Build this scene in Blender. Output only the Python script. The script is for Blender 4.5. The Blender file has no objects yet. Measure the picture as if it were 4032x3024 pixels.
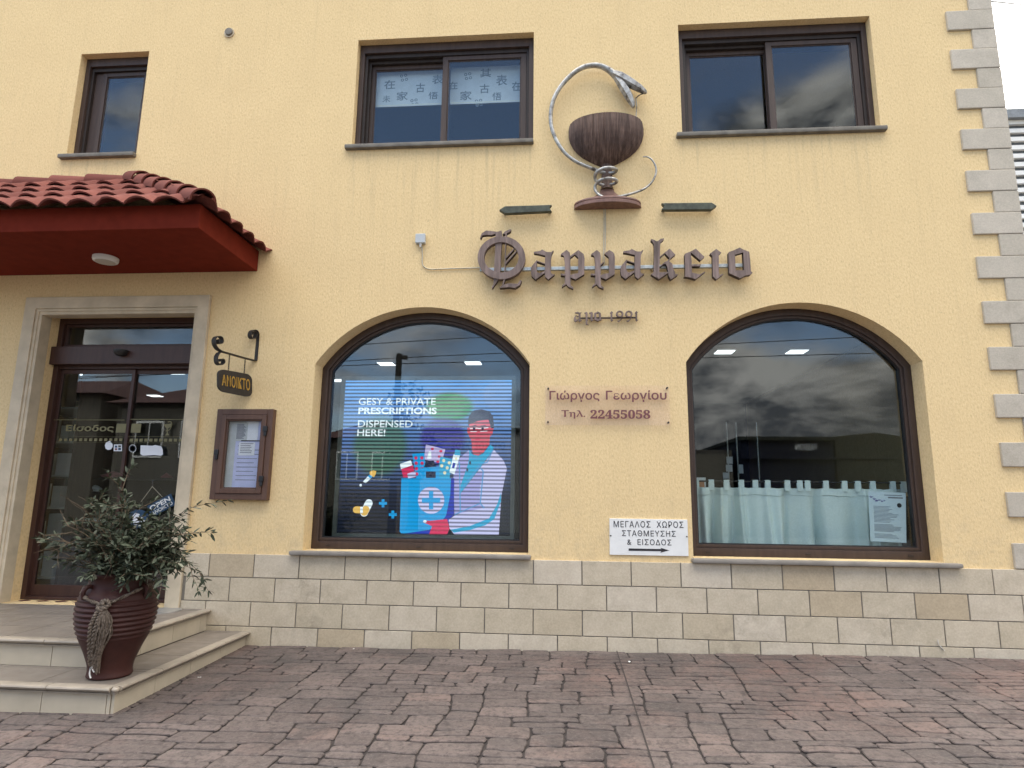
import bpy, bmesh, math, random
from mathutils import Vector, Matrix
from mathutils.geometry import tessellate_polygon
random.seed(7)
rad = math.radians
S = bpy.context.scene
COL = S.collection

# ------------------------------------------------------------------ camera, sky, sun, exposure
F_PX, YAW, PITCH, ROLL = 2475.99, -0.0808582, 0.1782552, 0.0120516
CAM_Y, CAM_Z = -6.2, 1.6
_f = Vector((math.sin(YAW)*math.cos(PITCH), math.cos(YAW)*math.cos(PITCH), math.sin(PITCH)))
_r0 = Vector((math.cos(YAW), -math.sin(YAW), 0))
_u0 = _r0.cross(_f)
_r = math.cos(ROLL)*_r0 + math.sin(ROLL)*_u0
_u = -math.sin(ROLL)*_r0 + math.cos(ROLL)*_u0
cam_data = bpy.data.cameras.new('camera')
cam = bpy.data.objects.new('camera', cam_data)
COL.objects.link(cam)
cam.matrix_world = Matrix(((_r.x, _u.x, -_f.x, 0), (_r.y, _u.y, -_f.y, CAM_Y), (_r.z, _u.z, -_f.z, CAM_Z), (0, 0, 0, 1)))
cam_data.sensor_fit = 'HORIZONTAL'; cam_data.sensor_width = 36.0
cam_data.lens = F_PX/4032*36.0
cam_data.clip_start = 0.05; cam_data.clip_end = 1500
S.camera = cam

SUN_EL, SUN_AZ = rad(56), rad(24)      # behind the building, a little to the right (azimuth from +Y towards +X)
sun_data = bpy.data.lights.new('sun', 'SUN'); sun = bpy.data.objects.new('sun', sun_data); COL.objects.link(sun)
sun_data.energy = 1.6; sun_data.angle = rad(14); sun_data.color = (1.0, 0.95, 0.88)
_sd = Vector((math.sin(SUN_AZ)*math.cos(SUN_EL), math.cos(SUN_AZ)*math.cos(SUN_EL), math.sin(SUN_EL)))
sun.rotation_euler = _sd.to_track_quat('Z', 'Y').to_euler()
sun.location = _sd*60

W_ = bpy.data.worlds.new('World'); S.world = W_; W_.use_nodes = True
nt = W_.node_tree; N = nt.nodes; L = nt.links
bg = N['Background']; bg.inputs['Strength'].default_value = 0.15
sky = N.new('ShaderNodeTexSky'); sky.sky_type = 'NISHITA'; sky.sun_disc = False
sky.sun_elevation = SUN_EL; sky.sun_rotation = SUN_AZ; sky.dust_density = 1.5
tc = N.new('ShaderNodeTexCoord'); sep = N.new('ShaderNodeSeparateXYZ'); L.new(tc.outputs['Generated'], sep.inputs[0])
def wmath(op, a, b=None):
    n = N.new('ShaderNodeMath'); n.operation = op
    for i, q in enumerate((a, b)):
        if q is None: continue
        if isinstance(q, (int, float)): n.inputs[i].default_value = q
        else: L.new(q, n.inputs[i])
    return n.outputs[0]
cmb = N.new('ShaderNodeCombineXYZ'); L.new(sep.outputs[0], cmb.inputs[0]); L.new(sep.outputs[1], cmb.inputs[1])
L.new(wmath('MULTIPLY', sep.outputs[2], 1.9), cmb.inputs[2])
n1 = N.new('ShaderNodeTexNoise'); n1.inputs['Scale'].default_value = 2.7; n1.inputs['Detail'].default_value = 7; n1.inputs['Roughness'].default_value = 0.55
n1.inputs['Distortion'].default_value = 0.35
L.new(cmb.outputs[0], n1.inputs['Vector'])
r1 = N.new('ShaderNodeValToRGB'); r1.color_ramp.elements[0].position = 0.40; r1.color_ramp.elements[1].position = 0.55
# cloud banks lie thickest low over the street to the right, thinning to blue higher up and to the left
cov = wmath('ADD', n1.outputs[0], wmath('MULTIPLY', sep.outputs[0], 0.14))
cov = wmath('ADD', cov, wmath('MULTIPLY', wmath('SUBTRACT', 0.36, sep.outputs[2]), 0.30))
cov = wmath('ADD', cov, wmath('MULTIPLY', sep.outputs[1], 0.12))
cov = wmath('ADD', cov, wmath('MULTIPLY', wmath('MAXIMUM', wmath('SUBTRACT', sep.outputs[2], 0.62), 0.0), 1.3))
L.new(wmath('ADD', cov, 0.05), r1.inputs[0])
n2 = N.new('ShaderNodeTexNoise'); n2.inputs['Scale'].default_value = 5.2; n2.inputs['Detail'].default_value = 10; n2.inputs['Roughness'].default_value = 0.6; n2.inputs['Distortion'].default_value = 0.25
L.new(cmb.outputs[0], n2.inputs['Vector'])
r2 = N.new('ShaderNodeValToRGB')
r2.color_ramp.elements[0].position = 0.42; r2.color_ramp.elements[0].color = (2.6, 2.75, 3.0, 1)
r2.color_ramp.elements[1].position = 0.59; r2.color_ramp.elements[1].color = (15.4, 14.6, 13.4, 1)
L.new(n2.outputs[0], r2.inputs[0])
# cloud decks facing away from the sun are grey below, the high ones near the sun bright
gsun = wmath('ADD', sep.outputs[2], wmath('MULTIPLY', wmath('MAXIMUM', sep.outputs[1], 0.0), 0.55))
mr_ = N.new('ShaderNodeMapRange'); mr_.interpolation_type = 'SMOOTHSTEP'
mr_.inputs[1].default_value = 0.56; mr_.inputs[2].default_value = 0.88; mr_.inputs[3].default_value = 0.50; mr_.inputs[4].default_value = 2.3
L.new(gsun, mr_.inputs[0])
vm = N.new('ShaderNodeVectorMath'); vm.operation = 'SCALE'; L.new(r2.outputs[0], vm.inputs[0]); L.new(mr_.outputs[0], vm.inputs['Scale'])
mixw = N.new('ShaderNodeMix'); mixw.data_type = 'RGBA'
L.new(r1.outputs[0], mixw.inputs[0]); vs_ = N.new('ShaderNodeVectorMath'); vs_.operation = 'SCALE'; vs_.inputs['Scale'].default_value = 1.55; L.new(sky.outputs[0], vs_.inputs[0]); L.new(vs_.outputs[0], mixw.inputs[6]); L.new(vm.outputs[0], mixw.inputs[7])
L.new(mixw.outputs[2], bg.inputs['Color'])

S.view_settings.view_transform = 'Standard'; S.view_settings.look = 'None'
S.view_settings.exposure = 1.02; S.view_settings.gamma = 1.0
S.cycles.max_bounces = 8; S.cycles.transparent_max_bounces = 16
S.cycles.use_denoising = True
S.cycles.sample_clamp_indirect = 4.0

# ------------------------------------------------------------------ helpers
def W(px, py, y=0.0):
    """the point of the vertical plane at depth y that the photograph shows at pixel (px, py)"""
    d = _r*((px-2016)/F_PX) + _u*(-(py-1512)/F_PX) + _f
    t = (y-CAM_Y)/d.y
    return Vector((d.x*t, y, CAM_Z+d.z*t))
def G(px, py, z):
    d = _r*((px-2016)/F_PX) + _u*(-(py-1512)/F_PX) + _f
    t = (z-CAM_Z)/d.z
    return Vector((d.x*t, CAM_Y+d.y*t, z))
def ground_z(x, y):
    return 0.215 + 0.0137*max(-14, min(9, x)) + 0.027*max(-7.0, min(0.5, y))

ORG = {}
def tag(o, label, cat, group=None, kind=None):
    if label: o['label'] = label
    if cat: o['category'] = cat
    if group: o['group'] = group
    if kind: o['kind'] = kind
    return o
def thing(name, label, cat, loc=(0, 0, 0), group=None):
    o = bpy.data.objects.new(name, None); COL.objects.link(o); o.location = loc
    o.empty_display_size = 0.1
    ORG[o] = Vector(loc)
    return tag(o, label, cat, group)

class MB:
    def __init__(s): s.v = []; s.f = []; s.m = []; s.attr = []
    def add(s, vs, fs, m=0, a=0.5):
        b = len(s.v)
        s.v += [tuple(q) for q in vs]; s.f += [tuple(i+b for i in f) for f in fs]; s.m += [m]*len(fs); s.attr += [a]*len(fs)
    def box(s, x0, x1, y0, y1, z0, z1, m=0, a=0.5):
        vs = [(x, y, z) for x in (x0, x1) for y in (y0, y1) for z in (z0, z1)]
        s.add(vs, [(0, 1, 3, 2), (4, 6, 7, 5), (0, 4, 5, 1), (2, 3, 7, 6), (0, 2, 6, 4), (1, 5, 7, 3)], m, a)
    def obox(s, c, ax, ay, az, hx, hy, hz, m=0):
        c = Vector(c); vs = [c+ax*(hx*i)+ay*(hy*j)+az*(hz*k) for i in (-1, 1) for j in (-1, 1) for k in (-1, 1)]
        s.add(vs, [(0, 1, 3, 2), (4, 6, 7, 5), (0, 4, 5, 1), (2, 3, 7, 6), (0, 2, 6, 4), (1, 5, 7, 3)], m)
    def prism(s, poly, fa, fb, m=0, side=None):
        """poly: list of 2D points; fa, fb map a 2D point to the front and back 3D point"""
        n = len(poly)
        A = [Vector(fa(p)) for p in poly]; B = [Vector(fb(p)) for p in poly]
        tri = tessellate_polygon([[Vector((p[0], p[1], 0)) for p in poly]])
        fs = [tuple(t) for t in tri] + [tuple(i+n for i in reversed(t)) for t in tri]
        ft = [(i, (i+1) % n, n+(i+1) % n, n+i) for i in range(n)]
        b0 = len(s.v); s.add(A+B, fs, m)
        s.f += [tuple(i+b0 for i in f) for f in ft]; s.m += [m if side is None else side]*n; s.attr += [0.5]*n
    def flat(s, poly3, m=0):
        n = len(poly3)
        tri = tessellate_polygon([[Vector((p[0], p[2], 0)) for p in poly3]])
        s.add(poly3, [tuple(t) for t in tri], m)
    def ring_xz(s, loops_out, loops_in, y0, y1, m=0):
        """band between two closed xz loops of equal length, from y0 to y1"""
        n = len(loops_out)
        vs = [(x, y0, z) for x, z in loops_out]+[(x, y0, z) for x, z in loops_in]+[(x, y1, z) for x, z in loops_out]+[(x, y1, z) for x, z in loops_in]
        fs = []
        for i in range(n):
            j = (i+1) % n
            fs += [(i, j, n+j, n+i), (2*n+j, 2*n+i, 3*n+i, 3*n+j), (i, 2*n+i, 2*n+j, j), (n+j, 3*n+j, 3*n+i, n+i)]
        s.add(vs, fs, m)
    def tube(s, path, rads, n=8, m=0, flat=1.0, cap=True):
        path = [Vector(p) for p in path]; k = len(path)
        if not isinstance(rads, (list, tuple)): rads = [rads]*k
        rings = []; up = None
        for i, p in enumerate(path):
            t = (path[min(i+1, k-1)]-path[max(i-1, 0)])
            if t.length < 1e-9: t = Vector((0, 0, 1))
            t.normalize()
            if up is None:
                up = Vector((0, 0, 1)) if abs(t.z) < 0.9 else Vector((0, 1, 0))
            a = (up - t*up.dot(t))
            if a.length < 1e-6: a = t.orthogonal()
            a.normalize(); b = t.cross(a); up = a
            rings.append([p+(a*math.cos(2*math.pi*q/n)+b*math.sin(2*math.pi*q/n)*flat)*rads[i] for q in range(n)])
        vs = [q for r in rings for q in r]; fs = []
        for i in range(k-1):
            for q in range(n):
                fs.append((i*n+q, i*n+(q+1) % n, (i+1)*n+(q+1) % n, (i+1)*n+q))
        if cap:
            fs.append(tuple(range(n-1, -1, -1))); fs.append(tuple((k-1)*n+q for q in range(n)))
        s.add(vs, fs, m)
    def lathe(s, prof, c, n=48, sy=1.0, a0=0.0, a1=2*math.pi, m=0):
        full = abs(a1-a0-2*math.pi) < 1e-6
        cols = n if full else n+1; vs = []
        for i in range(cols):
            a = a0+(a1-a0)*i/n
            for r, z in prof: vs.append((c[0]+r*math.cos(a), c[1]+r*math.sin(a)*sy, c[2]+z))
        k = len(prof); fs = []
        for i in range(n):
            j = (i+1) % cols
            for q in range(k-1): fs.append((i*k+q, j*k+q, j*k+q+1, i*k+q+1))
        s.add(vs, fs, m)
    def text(s, txt, mapf, depth=0.0, bold=0.0, m=0, space=1.0):
        vs, fs = text_geo(txt, bold, depth > 0, space)
        s.add([mapf(*v) for v in vs], fs, m)
    def build(s, name, mats, parent=None, loc=None, smooth=None, bevel=None, recalc=True, attr=None):
        o0 = Vector((0, 0, 0)); p = parent
        while p is not None:
            if p in ORG: o0 = ORG[p]
            p = p.parent
        if loc is not None: o0 = Vector(loc)
        me = bpy.data.meshes.new(name)
        me.from_pydata([tuple(Vector(q)-o0) for q in s.v], [], s.f)
        if not isinstance(mats, (list, tuple)): mats = [mats]
        for mt in mats: me.materials.append(mt)
        if len(mats) > 1: me.polygons.foreach_set('material_index', s.m)
        if attr:
            at = me.attributes.new(attr, 'FLOAT', 'FACE'); at.data.foreach_set('value', s.attr)
        if recalc or bevel:
            bm = bmesh.new(); bm.from_mesh(me)
            if recalc: bmesh.ops.recalc_face_normals(bm, faces=bm.faces)
            if bevel:
                es = [e for e in bm.edges if len(e.link_faces) == 2 and e.calc_face_angle(0) > rad(30)]
                bmesh.ops.bevel(bm, geom=es, offset=bevel, segments=2, affect='EDGES', profile=0.6, clamp_overlap=True)
            bm.to_mesh(me); bm.free()
        if smooth:
            me.polygons.foreach_set('use_smooth', [True]*len(me.polygons))
            if smooth < 180: me.set_sharp_from_angle(angle=rad(smooth))
        me.update()
        o = bpy.data.objects.new(name, me); COL.objects.link(o)
        if parent is not None: o.parent = parent
        elif loc is not None: o.location = loc
        return o

_tcache = {}
def text_geo(txt, bold, solid, space):
    key = (txt, bold, solid, space)
    if key in _tcache: return _tcache[key]
    cu = bpy.data.curves.new('lettering', 'FONT'); cu.body = txt; cu.size = 1.0; cu.offset = bold; cu.resolution_u = 3
    cu.space_character = space
    if solid: cu.extrude = 0.05
    ob = bpy.data.objects.new('lettering', cu); COL.objects.link(ob)
    dg = bpy.context.evaluated_depsgraph_get(); dg.update()
    me = bpy.data.meshes.new_from_object(ob.evaluated_get(dg))
    vs = [v.co.copy() for v in me.vertices]; fs = [tuple(p.vertices) for p in me.polygons]
    bpy.data.objects.remove(ob); bpy.data.curves.remove(cu); bpy.data.meshes.remove(me)
    x0 = min(v.x for v in vs); x1 = max(v.x for v in vs); y0 = min(v.y for v in vs); y1 = max(v.y for v in vs)
    out = [((v.x-x0)/max(1e-6, x1-x0), (v.y-y0)/max(1e-6, y1-y0), (v.z/0.1+0.5) if solid else 0.0) for v in vs]
    _tcache[key] = (out, fs)
    return out, fs
def on_wall(x0, x1, z0, z1, y, d=0.0):
    return lambda u, v, w: (x0+(x1-x0)*u, y-d*w, z0+(z1-z0)*v)
def smooth_path(pts, sub=6):
    pts = [Vector(p) for p in pts]; out = []
    n = len(pts)
    for i in range(n-1):
        p0 = pts[max(i-1, 0)]; p1 = pts[i]; p2 = pts[i+1]; p3 = pts[min(i+2, n-1)]
        for k in range(sub):
            t = k/sub
            out.append(0.5*((2*p1)+(p2-p0)*t+(2*p0-5*p1+4*p2-p3)*t*t+(-p0+3*p1-3*p2+p3)*t*t*t))
    out.append(pts[-1]); return out
def lerp_list(vals, sub):
    out = []
    for i in range(len(vals)-1):
        for k in range(sub): out.append(vals[i]+(vals[i+1]-vals[i])*k/sub)
    out.append(vals[-1]); return out

# ------------------------------------------------------------------ materials
class Mat:
    def __init__(s, name, rough=0.7, base=(0.5, 0.5, 0.5), metal=0.0, spec=0.5):
        s.m = bpy.data.materials.new(name); s.m.use_nodes = True; s.t = s.m.node_tree; s.N = s.t.nodes
        s.b = s.N['Principled BSDF']
        s.b.inputs['Base Color'].default_value = (*base, 1); s.b.inputs['Roughness'].default_value = rough
        s.b.inputs['Metallic'].default_value = metal; s.b.inputs['Specular IOR Level'].default_value = spec
        s.co = s.N.new('ShaderNodeTexCoord').outputs['Object']
    def link(s, a, b): s.t.links.new(a, b)
    def mapped(s, scale):
        n = s.N.new('ShaderNodeMapping'); n.inputs['Scale'].default_value = scale; s.link(s.co, n.inputs['Vector']); return n.outputs[0]
    def noise(s, scale, detail=4, rough=0.55, vec=None, dist=0.0):
        n = s.N.new('ShaderNodeTexNoise'); n.inputs['Scale'].default_value = scale; n.inputs['Detail'].default_value = detail
        n.inputs['Roughness'].default_value = rough; n.inputs['Distortion'].default_value = dist
        s.link(vec if vec is not None else s.co, n.inputs['Vector']); return n.outputs[0]
    def ramp(s, fac, stops):
        n = s.N.new('ShaderNodeValToRGB'); cr = n.color_ramp
        while len(cr.elements) < len(stops): cr.elements.new(0.5)
        for e, (p, c) in zip(cr.elements, stops):
            e.position = p; e.color = (*c, 1) if isinstance(c, tuple) else (c, c, c, 1)
        s.link(fac, n.inputs[0]); return n.outputs[0]
    def mix(s, fac, a, b, mode='MIX'):
        n = s.N.new('ShaderNodeMix'); n.data_type = 'RGBA'; n.blend_type = mode
        for i, q in ((0, fac), (6, a), (7, b)):
            if isinstance(q, (int, float)): n.inputs[i].default_value = q
            elif isinstance(q, tuple): n.inputs[i].default_value = (*q, 1)
            else: s.link(q, n.inputs[i])
        return n.outputs[2]
    def math(s, op, a, b=0.0):
        n = s.N.new('ShaderNodeMath'); n.operation = op
        for i, q in enumerate((a, b)):
            if isinstance(q, (int, float)): n.inputs[i].default_value = q
            else: s.link(q, n.inputs[i])
        return n.outputs[0]
    def attr(s, name):
        n = s.N.new('ShaderNodeAttribute'); n.attribute_name = name; return n.outputs['Fac']
    def color(s, sock): s.link(sock, s.b.inputs['Base Color']); return s
    def roughness(s, sock): s.link(sock, s.b.inputs['Roughness']); return s
    def bump(s, sock, strength=0.3, dist=0.01):
        n = s.N.new('ShaderNodeBump'); n.inputs['Strength'].default_value = strength; n.inputs['Distance'].default_value = dist
        s.link(sock, n.inputs['Height']); s.link(n.outputs[0], s.b.inputs['Normal']); return s

def simple(name, base, rough=0.6, metal=0.0, var=0.18, scale=14.0, bump=0.0, spec=0.5):
    """one colour with mild blotches of wear"""
    M_ = Mat(name, rough, base, metal, spec)
    lo = tuple(c*(1-var) for c in base); hi = tuple(min(1, c*(1+var)) for c in base)
    nz = M_.noise(scale, 5)
    M_.color(M_.ramp(nz, [(0.3, lo), (0.7, hi)]))
    if bump: M_.bump(M_.noise(scale*6, 4), bump, 0.004)
    return M_.m

# yellow scratched render with vertical drags and a few run-off stains
q = Mat('yellow_render', 0.92, spec=0.2)
grain = q.noise(58, 5, 0.6, q.mapped((1.0, 1.0, 0.6)))
blot = q.noise(2.3, 5, 0.6)
drips = q.noise(5.0, 6, 0.65, q.mapped((2.6, 2.6, 0.15)))
spots = q.noise(11.0, 3, 0.5); mark = q.noise(42.0, 2, 0.5)
c = q.ramp(grain, [(0.28, (0.60, 0.44, 0.235)), (0.46, (0.745, 0.56, 0.30)), (0.74, (0.82, 0.64, 0.37))])
c = q.mix(q.ramp(blot, [(0.35, 0.0), (0.75, 0.32)]), c, (0.65, 0.48, 0.255))
c = q.mix(q.ramp(drips, [(0.53, 0.0), (0.76, 0.26)]), c, (0.55, 0.41, 0.225))
c = q.mix(q.math('MULTIPLY', q.ramp(spots, [(0.60, 0.0), (0.72, 1.0)]), q.ramp(mark, [(0.60, 0.0), (0.70, 0.55)])), c, (0.30, 0.23, 0.14))
# run-off stains from the upper sills and splash dirt at the foot, each broken up by its own noise
sp3 = q.N.new('ShaderNodeSeparateXYZ'); q.link(q.co, sp3.inputs[0]); zw = sp3.outputs[2]
def band(z0, z1):
    n_ = q.N.new('ShaderNodeMapRange'); n_.inputs[1].default_value = z0; n_.inputs[2].default_value = z1; q.link(zw, n_.inputs[0]); return n_.outputs[0]
runs = q.ramp(q.noise(7.0, 5, 0.65, q.mapped((2.2, 2.2, 0.10))), [(0.52, 0.0), (0.70, 1.0)])
below = q.math('MULTIPLY', band(4.2, 5.2), q.math('LESS_THAN', zw, 5.345))
under = 0.0
for xa, xb in ((-5.72, -4.81), (-2.37, -0.30), (1.21, 3.33)):
    under = q.math('ADD', under, q.math('MULTIPLY', q.math('GREATER_THAN', sp3.outputs[0], xa), q.math('LESS_THAN', sp3.outputs[0], xb)))
below = q.math('MULTIPLY', below, under)
c = q.mix(q.math('MULTIPLY', q.math('MULTIPLY', runs, below), 0.34), c, (0.40, 0.31, 0.19))
splash = q.ramp(q.noise(5.5, 6, 0.7), [(0.47, 0.0), (0.66, 1.0)])
c = q.mix(q.math('MULTIPLY', q.math('MULTIPLY', splash, band(1.75, 1.05)), 0.40), c, (0.47, 0.37, 0.24))
q.color(c).bump(q.noise(80, 5, 0.6, q.mapped((1.0, 1.0, 0.4))), 0.5, 0.010); M_render = q.m

def stone_mat(name, cols, rough=0.85):
    q = Mat(name, rough, spec=0.25)
    t = q.attr('tint')
    c = q.ramp(t, cols)
    c = q.mix(q.ramp(q.noise(5, 6, 0.6), [(0.4, 0.0), (0.75, 0.4)]), c, tuple(k*0.72 for k in cols[0][1]))
    c = q.mix(0.22, c, q.ramp(q.noise(70, 4), [(0.3, 0.2), (0.7, 0.62)]), 'OVERLAY')
    c = q.mix(q.math('MULTIPLY', q.ramp(q.noise(1.1, 4, 0.6), [(0.48, 0.0), (0.7, 1.0)]), q.ramp(q.noise(9, 6, 0.7, dist=0.5), [(0.45, 0.0), (0.7, 0.5)])), c, (0.21, 0.175, 0.13))
    q.color(c).bump(q.noise(90, 4), 0.25, 0.006)
    return q.m
M_stone = stone_mat('limestone', [(0.0, (0.485, 0.39, 0.265)), (0.18, (0.53, 0.455, 0.335)), (0.6, (0.565, 0.49, 0.37)), (1.0, (0.60, 0.53, 0.42))])
M_quoin = stone_mat('grey_limestone', [(0.0, (0.47, 0.42, 0.34)), (1.0, (0.56, 0.505, 0.42))])
M_mortar = simple('mortar', (0.20, 0.18, 0.15), 0.95)
M_trimstone = simple('trim_stone', (0.54, 0.455, 0.33), 0.8, var=0.16, scale=5, bump=0.1, spec=0.3)
M_sill = simple('sill_stone', (0.235, 0.21, 0.18), 0.6, var=0.2, scale=6, bump=0.05)
M_sillgrey = simple('weathered_sill_stone', (0.15, 0.135, 0.112), 0.7, var=0.3, scale=9, bump=0.08)

def wood_like(name, a, b, rough=0.45, axis=(1.0, 1.0, 0.12), scale=22):
    q = Mat(name, rough, a, spec=0.4)
    n = q.noise(scale, 6, 0.6, q.mapped(axis), 0.4)
    q.color(q.ramp(n, [(0.3, a), (0.7, b)])).bump(n, 0.08, 0.003)
    return q.m
M_frame = wood_like('brown_window_profile', (0.042, 0.026, 0.020), (0.066, 0.042, 0.033), 0.5)
M_framedk = wood_like('dark_window_track', (0.022, 0.015, 0.013), (0.034, 0.024, 0.020), 0.6)
M_doorframe = wood_like('red_brown_door_profile', (0.038, 0.016, 0.012), (0.062, 0.028, 0.020), 0.42)
M_case = wood_like('case_brown_profile', (0.085, 0.042, 0.028), (0.115, 0.062, 0.042), 0.5)
M_signwood = wood_like('weathered_letter_wood', (0.085, 0.060, 0.050), (0.27, 0.195, 0.170), 0.65, (1.0, 1.0, 0.10), 26)
M_signedge = simple('dark_letter_edge', (0.045, 0.028, 0.022), 0.75)
q = Mat('ribbed_bowl_wood', 0.65, spec=0.3)
n = q.noise(48, 4, 0.6, q.mapped((1.0, 0.25, 0.05)))
c = q.ramp(n, [(0.28, (0.045, 0.026, 0.020)), (0.5, (0.125, 0.078, 0.060)), (0.72, (0.25, 0.165, 0.13))])
q.color(q.mix(q.ramp(q.noise(5, 4), [(0.4, 0.0), (0.7, 0.45)]), c, (0.055, 0.035, 0.03))).bump(n, 0.6, 0.012); M_bowl = q.m
q = Mat('flaking_silver_paint', 0.38, metal=0.55, spec=0.5)
n = q.noise(16, 5, 0.65)
q.color(q.ramp(n, [(0.34, (0.075, 0.062, 0.052)), (0.44, (0.27, 0.26, 0.24)), (0.66, (0.50, 0.49, 0.46))])).bump(n, 0.3, 0.004); M_silver = q.m
M_alu = simple('aluminium_rail', (0.40, 0.41, 0.385), 0.4, 0.6, var=0.25, scale=30)
M_green = simple('mossy_green_metal', (0.060, 0.066, 0.046), 0.55, 0.2, var=0.45, scale=16)
M_iron = simple('black_iron', (0.030, 0.025, 0.021), 0.6, 0.2, var=0.3, scale=30)
M_black = simple('black_plastic', (0.012, 0.012, 0.013), 0.45, var=0.2)
M_gold = simple('gold_letter_paint', (0.42, 0.25, 0.045), 0.5, 0.2, var=0.2, scale=40)
M_white = simple('white_paint', (0.74, 0.74, 0.72), 0.5, var=0.05, scale=8)
M_paper = simple('white_paper', (0.72, 0.74, 0.78), 0.8, var=0.05, scale=9)
M_papergrey = simple('aged_paper', (0.50, 0.53, 0.54), 0.85, var=0.12, scale=9)
M_lilac = simple('pale_lilac_paper', (0.50, 0.53, 0.76), 0.85, var=0.08, scale=12)
M_ink = simple('black_print', (0.018, 0.016, 0.020), 0.6, var=0.1)
M_inkgrey = simple('grey_print', (0.22, 0.23, 0.27), 0.8, var=0.1)
M_plum = simple('plum_letter_vinyl', (0.165, 0.050, 0.055), 0.5, var=0.15, scale=20)
M_bluevinyl = simple('deep_blue_board', (0.012, 0.05, 0.11), 0.4, var=0.15)
M_cable = simple('cable_sheath', (0.50, 0.46, 0.36), 0.6)
M_greybox = simple('grey_pvc', (0.46, 0.49, 0.50), 0.5, var=0.06)
q = Mat('terracotta_roof_tile', 0.85, spec=0.15)
c = q.ramp(q.noise(3.5, 5), [(0.3, (0.13, 0.038, 0.030)), (0.7, (0.195, 0.064, 0.048))])
c = q.mix(q.ramp(q.noise(18, 5, 0.65), [(0.48, 0.0), (0.70, 0.6)]), c, (0.10, 0.050, 0.042))
q.color(q.mix(0.5, c, q.ramp(q.attr('tint'), [(0.0, (0.12, 0.036, 0.029)), (1.0, (0.26, 0.090, 0.069))]))).bump(q.noise(50, 4), 0.2, 0.004); M_tile = q.m
M_fascia = simple('red_painted_plaster', (0.165, 0.024, 0.013), 0.9, var=0.12, scale=10, bump=0.15, spec=0.08)
M_pottery = None
q = Mat('dark_red_glazed_clay', 0.55, spec=0.3)
n = q.noise(6, 6, 0.6)
c = q.ramp(n, [(0.3, (0.034, 0.0105, 0.0085)), (0.7, (0.058, 0.0185, 0.0145))])
q.color(q.mix(q.ramp(q.noise(17, 5, 0.7), [(0.58, 0.0), (0.8, 0.35)]), c, (0.07, 0.042, 0.035))).bump(q.noise(45, 4), 0.15, 0.005); M_pottery = q.m
q = Mat('hemp_rope', 0.95, spec=0.1)
q.color(q.ramp(q.noise(70, 4), [(0.3, (0.085, 0.066, 0.052)), (0.7, (0.24, 0.195, 0.155))])).bump(q.noise(180, 3), 0.5, 0.004); M_rope = q.m
q = Mat('olive_leaf', 0.6, spec=0.22)
q.color(q.ramp(q.attr('tint'), [(0.0, (0.022, 0.030, 0.018)), (0.5, (0.053, 0.066, 0.041)), (0.8, (0.10, 0.115, 0.080)), (1.0, (0.19, 0.19, 0.14))])); M_leaf = q.m
q = Mat('olive_bark', 0.9, spec=0.15)
q.color(q.ramp(q.noise(30, 5), [(0.3, (0.085, 0.062, 0.042)), (0.7, (0.20, 0.15, 0.105))])).bump(q.noise(60, 4), 0.4, 0.005); M_bark = q.m
M_soil = simple('potting_soil', (0.030, 0.021, 0.015), 1.0, var=0.4, scale=40, bump=0.5)
# stamped paving: colour of each stone, lichen and red wear
q = Mat('stamped_paving', 0.8, spec=0.3)
c = q.ramp(q.attr('tint'), [(0.0, (0.104, 0.083, 0.076)), (0.45, (0.124, 0.099, 0.090)), (0.8, (0.146, 0.116, 0.105)), (1.0, (0.164, 0.122, 0.107))])
c = q.mix(q.ramp(q.noise(0.8, 5, 0.6), [(0.50, 0.0), (0.70, 0.65)]), c, (0.165, 0.094, 0.076))
c = q.mix(q.ramp(q.noise(1.7, 6, 0.65, dist=0.3), [(0.47, 0.0), (0.66, 0.8)]), c, (0.066, 0.058, 0.055))
c = q.mix(q.ramp(q.noise(26, 5, 0.7), [(0.47, 0.0), (0.64, 0.75)]), c, (0.052, 0.042, 0.039))
c = q.mix(q.ramp(q.noise(48, 5, 0.7), [(0.54, 0.0), (0.68, 0.55)]), c, (0.19, 0.156, 0.142))
q.color(c).bump(q.noise(32, 6, 0.65), 0.55, 0.014).roughness(q.ramp(q.noise(9, 4), [(0.3, 0.6), (0.7, 0.92)])); M_paving = q.m
M_joint = simple('paving_joint', (0.034, 0.027, 0.025), 0.95, var=0.3, scale=20)
q = Mat('beige_ceramic_tile', 0.42, spec=0.45)
c = q.ramp(q.noise(4, 5), [(0.3, (0.17, 0.145, 0.122)), (0.7, (0.22, 0.188, 0.157))])
c = q.mix(q.ramp(q.noise(2.2, 5, 0.65), [(0.45, 0.0), (0.75, 0.45)]), c, (0.165, 0.143, 0.125))
q.color(c).roughness(q.ramp(q.noise(7, 4), [(0.3, 0.34), (0.7, 0.6)])); M_tilefloor = q.m
M_riser = simple('cream_ceramic_riser', (0.46, 0.40, 0.305), 0.5, var=0.1, scale=5)
M_bullnose = simple('ceramic_bullnose', (0.32, 0.275, 0.22), 0.4, var=0.16, scale=7)
M_grout = simple('dark_grout', (0.13, 0.105, 0.085), 0.95)
M_terradiamond = simple('terracotta_inlay', (0.11, 0.026, 0.02), 0.5)
M_asphalt = simple('asphalt', (0.055, 0.055, 0.057), 0.95, var=0.2, scale=3)

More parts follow.
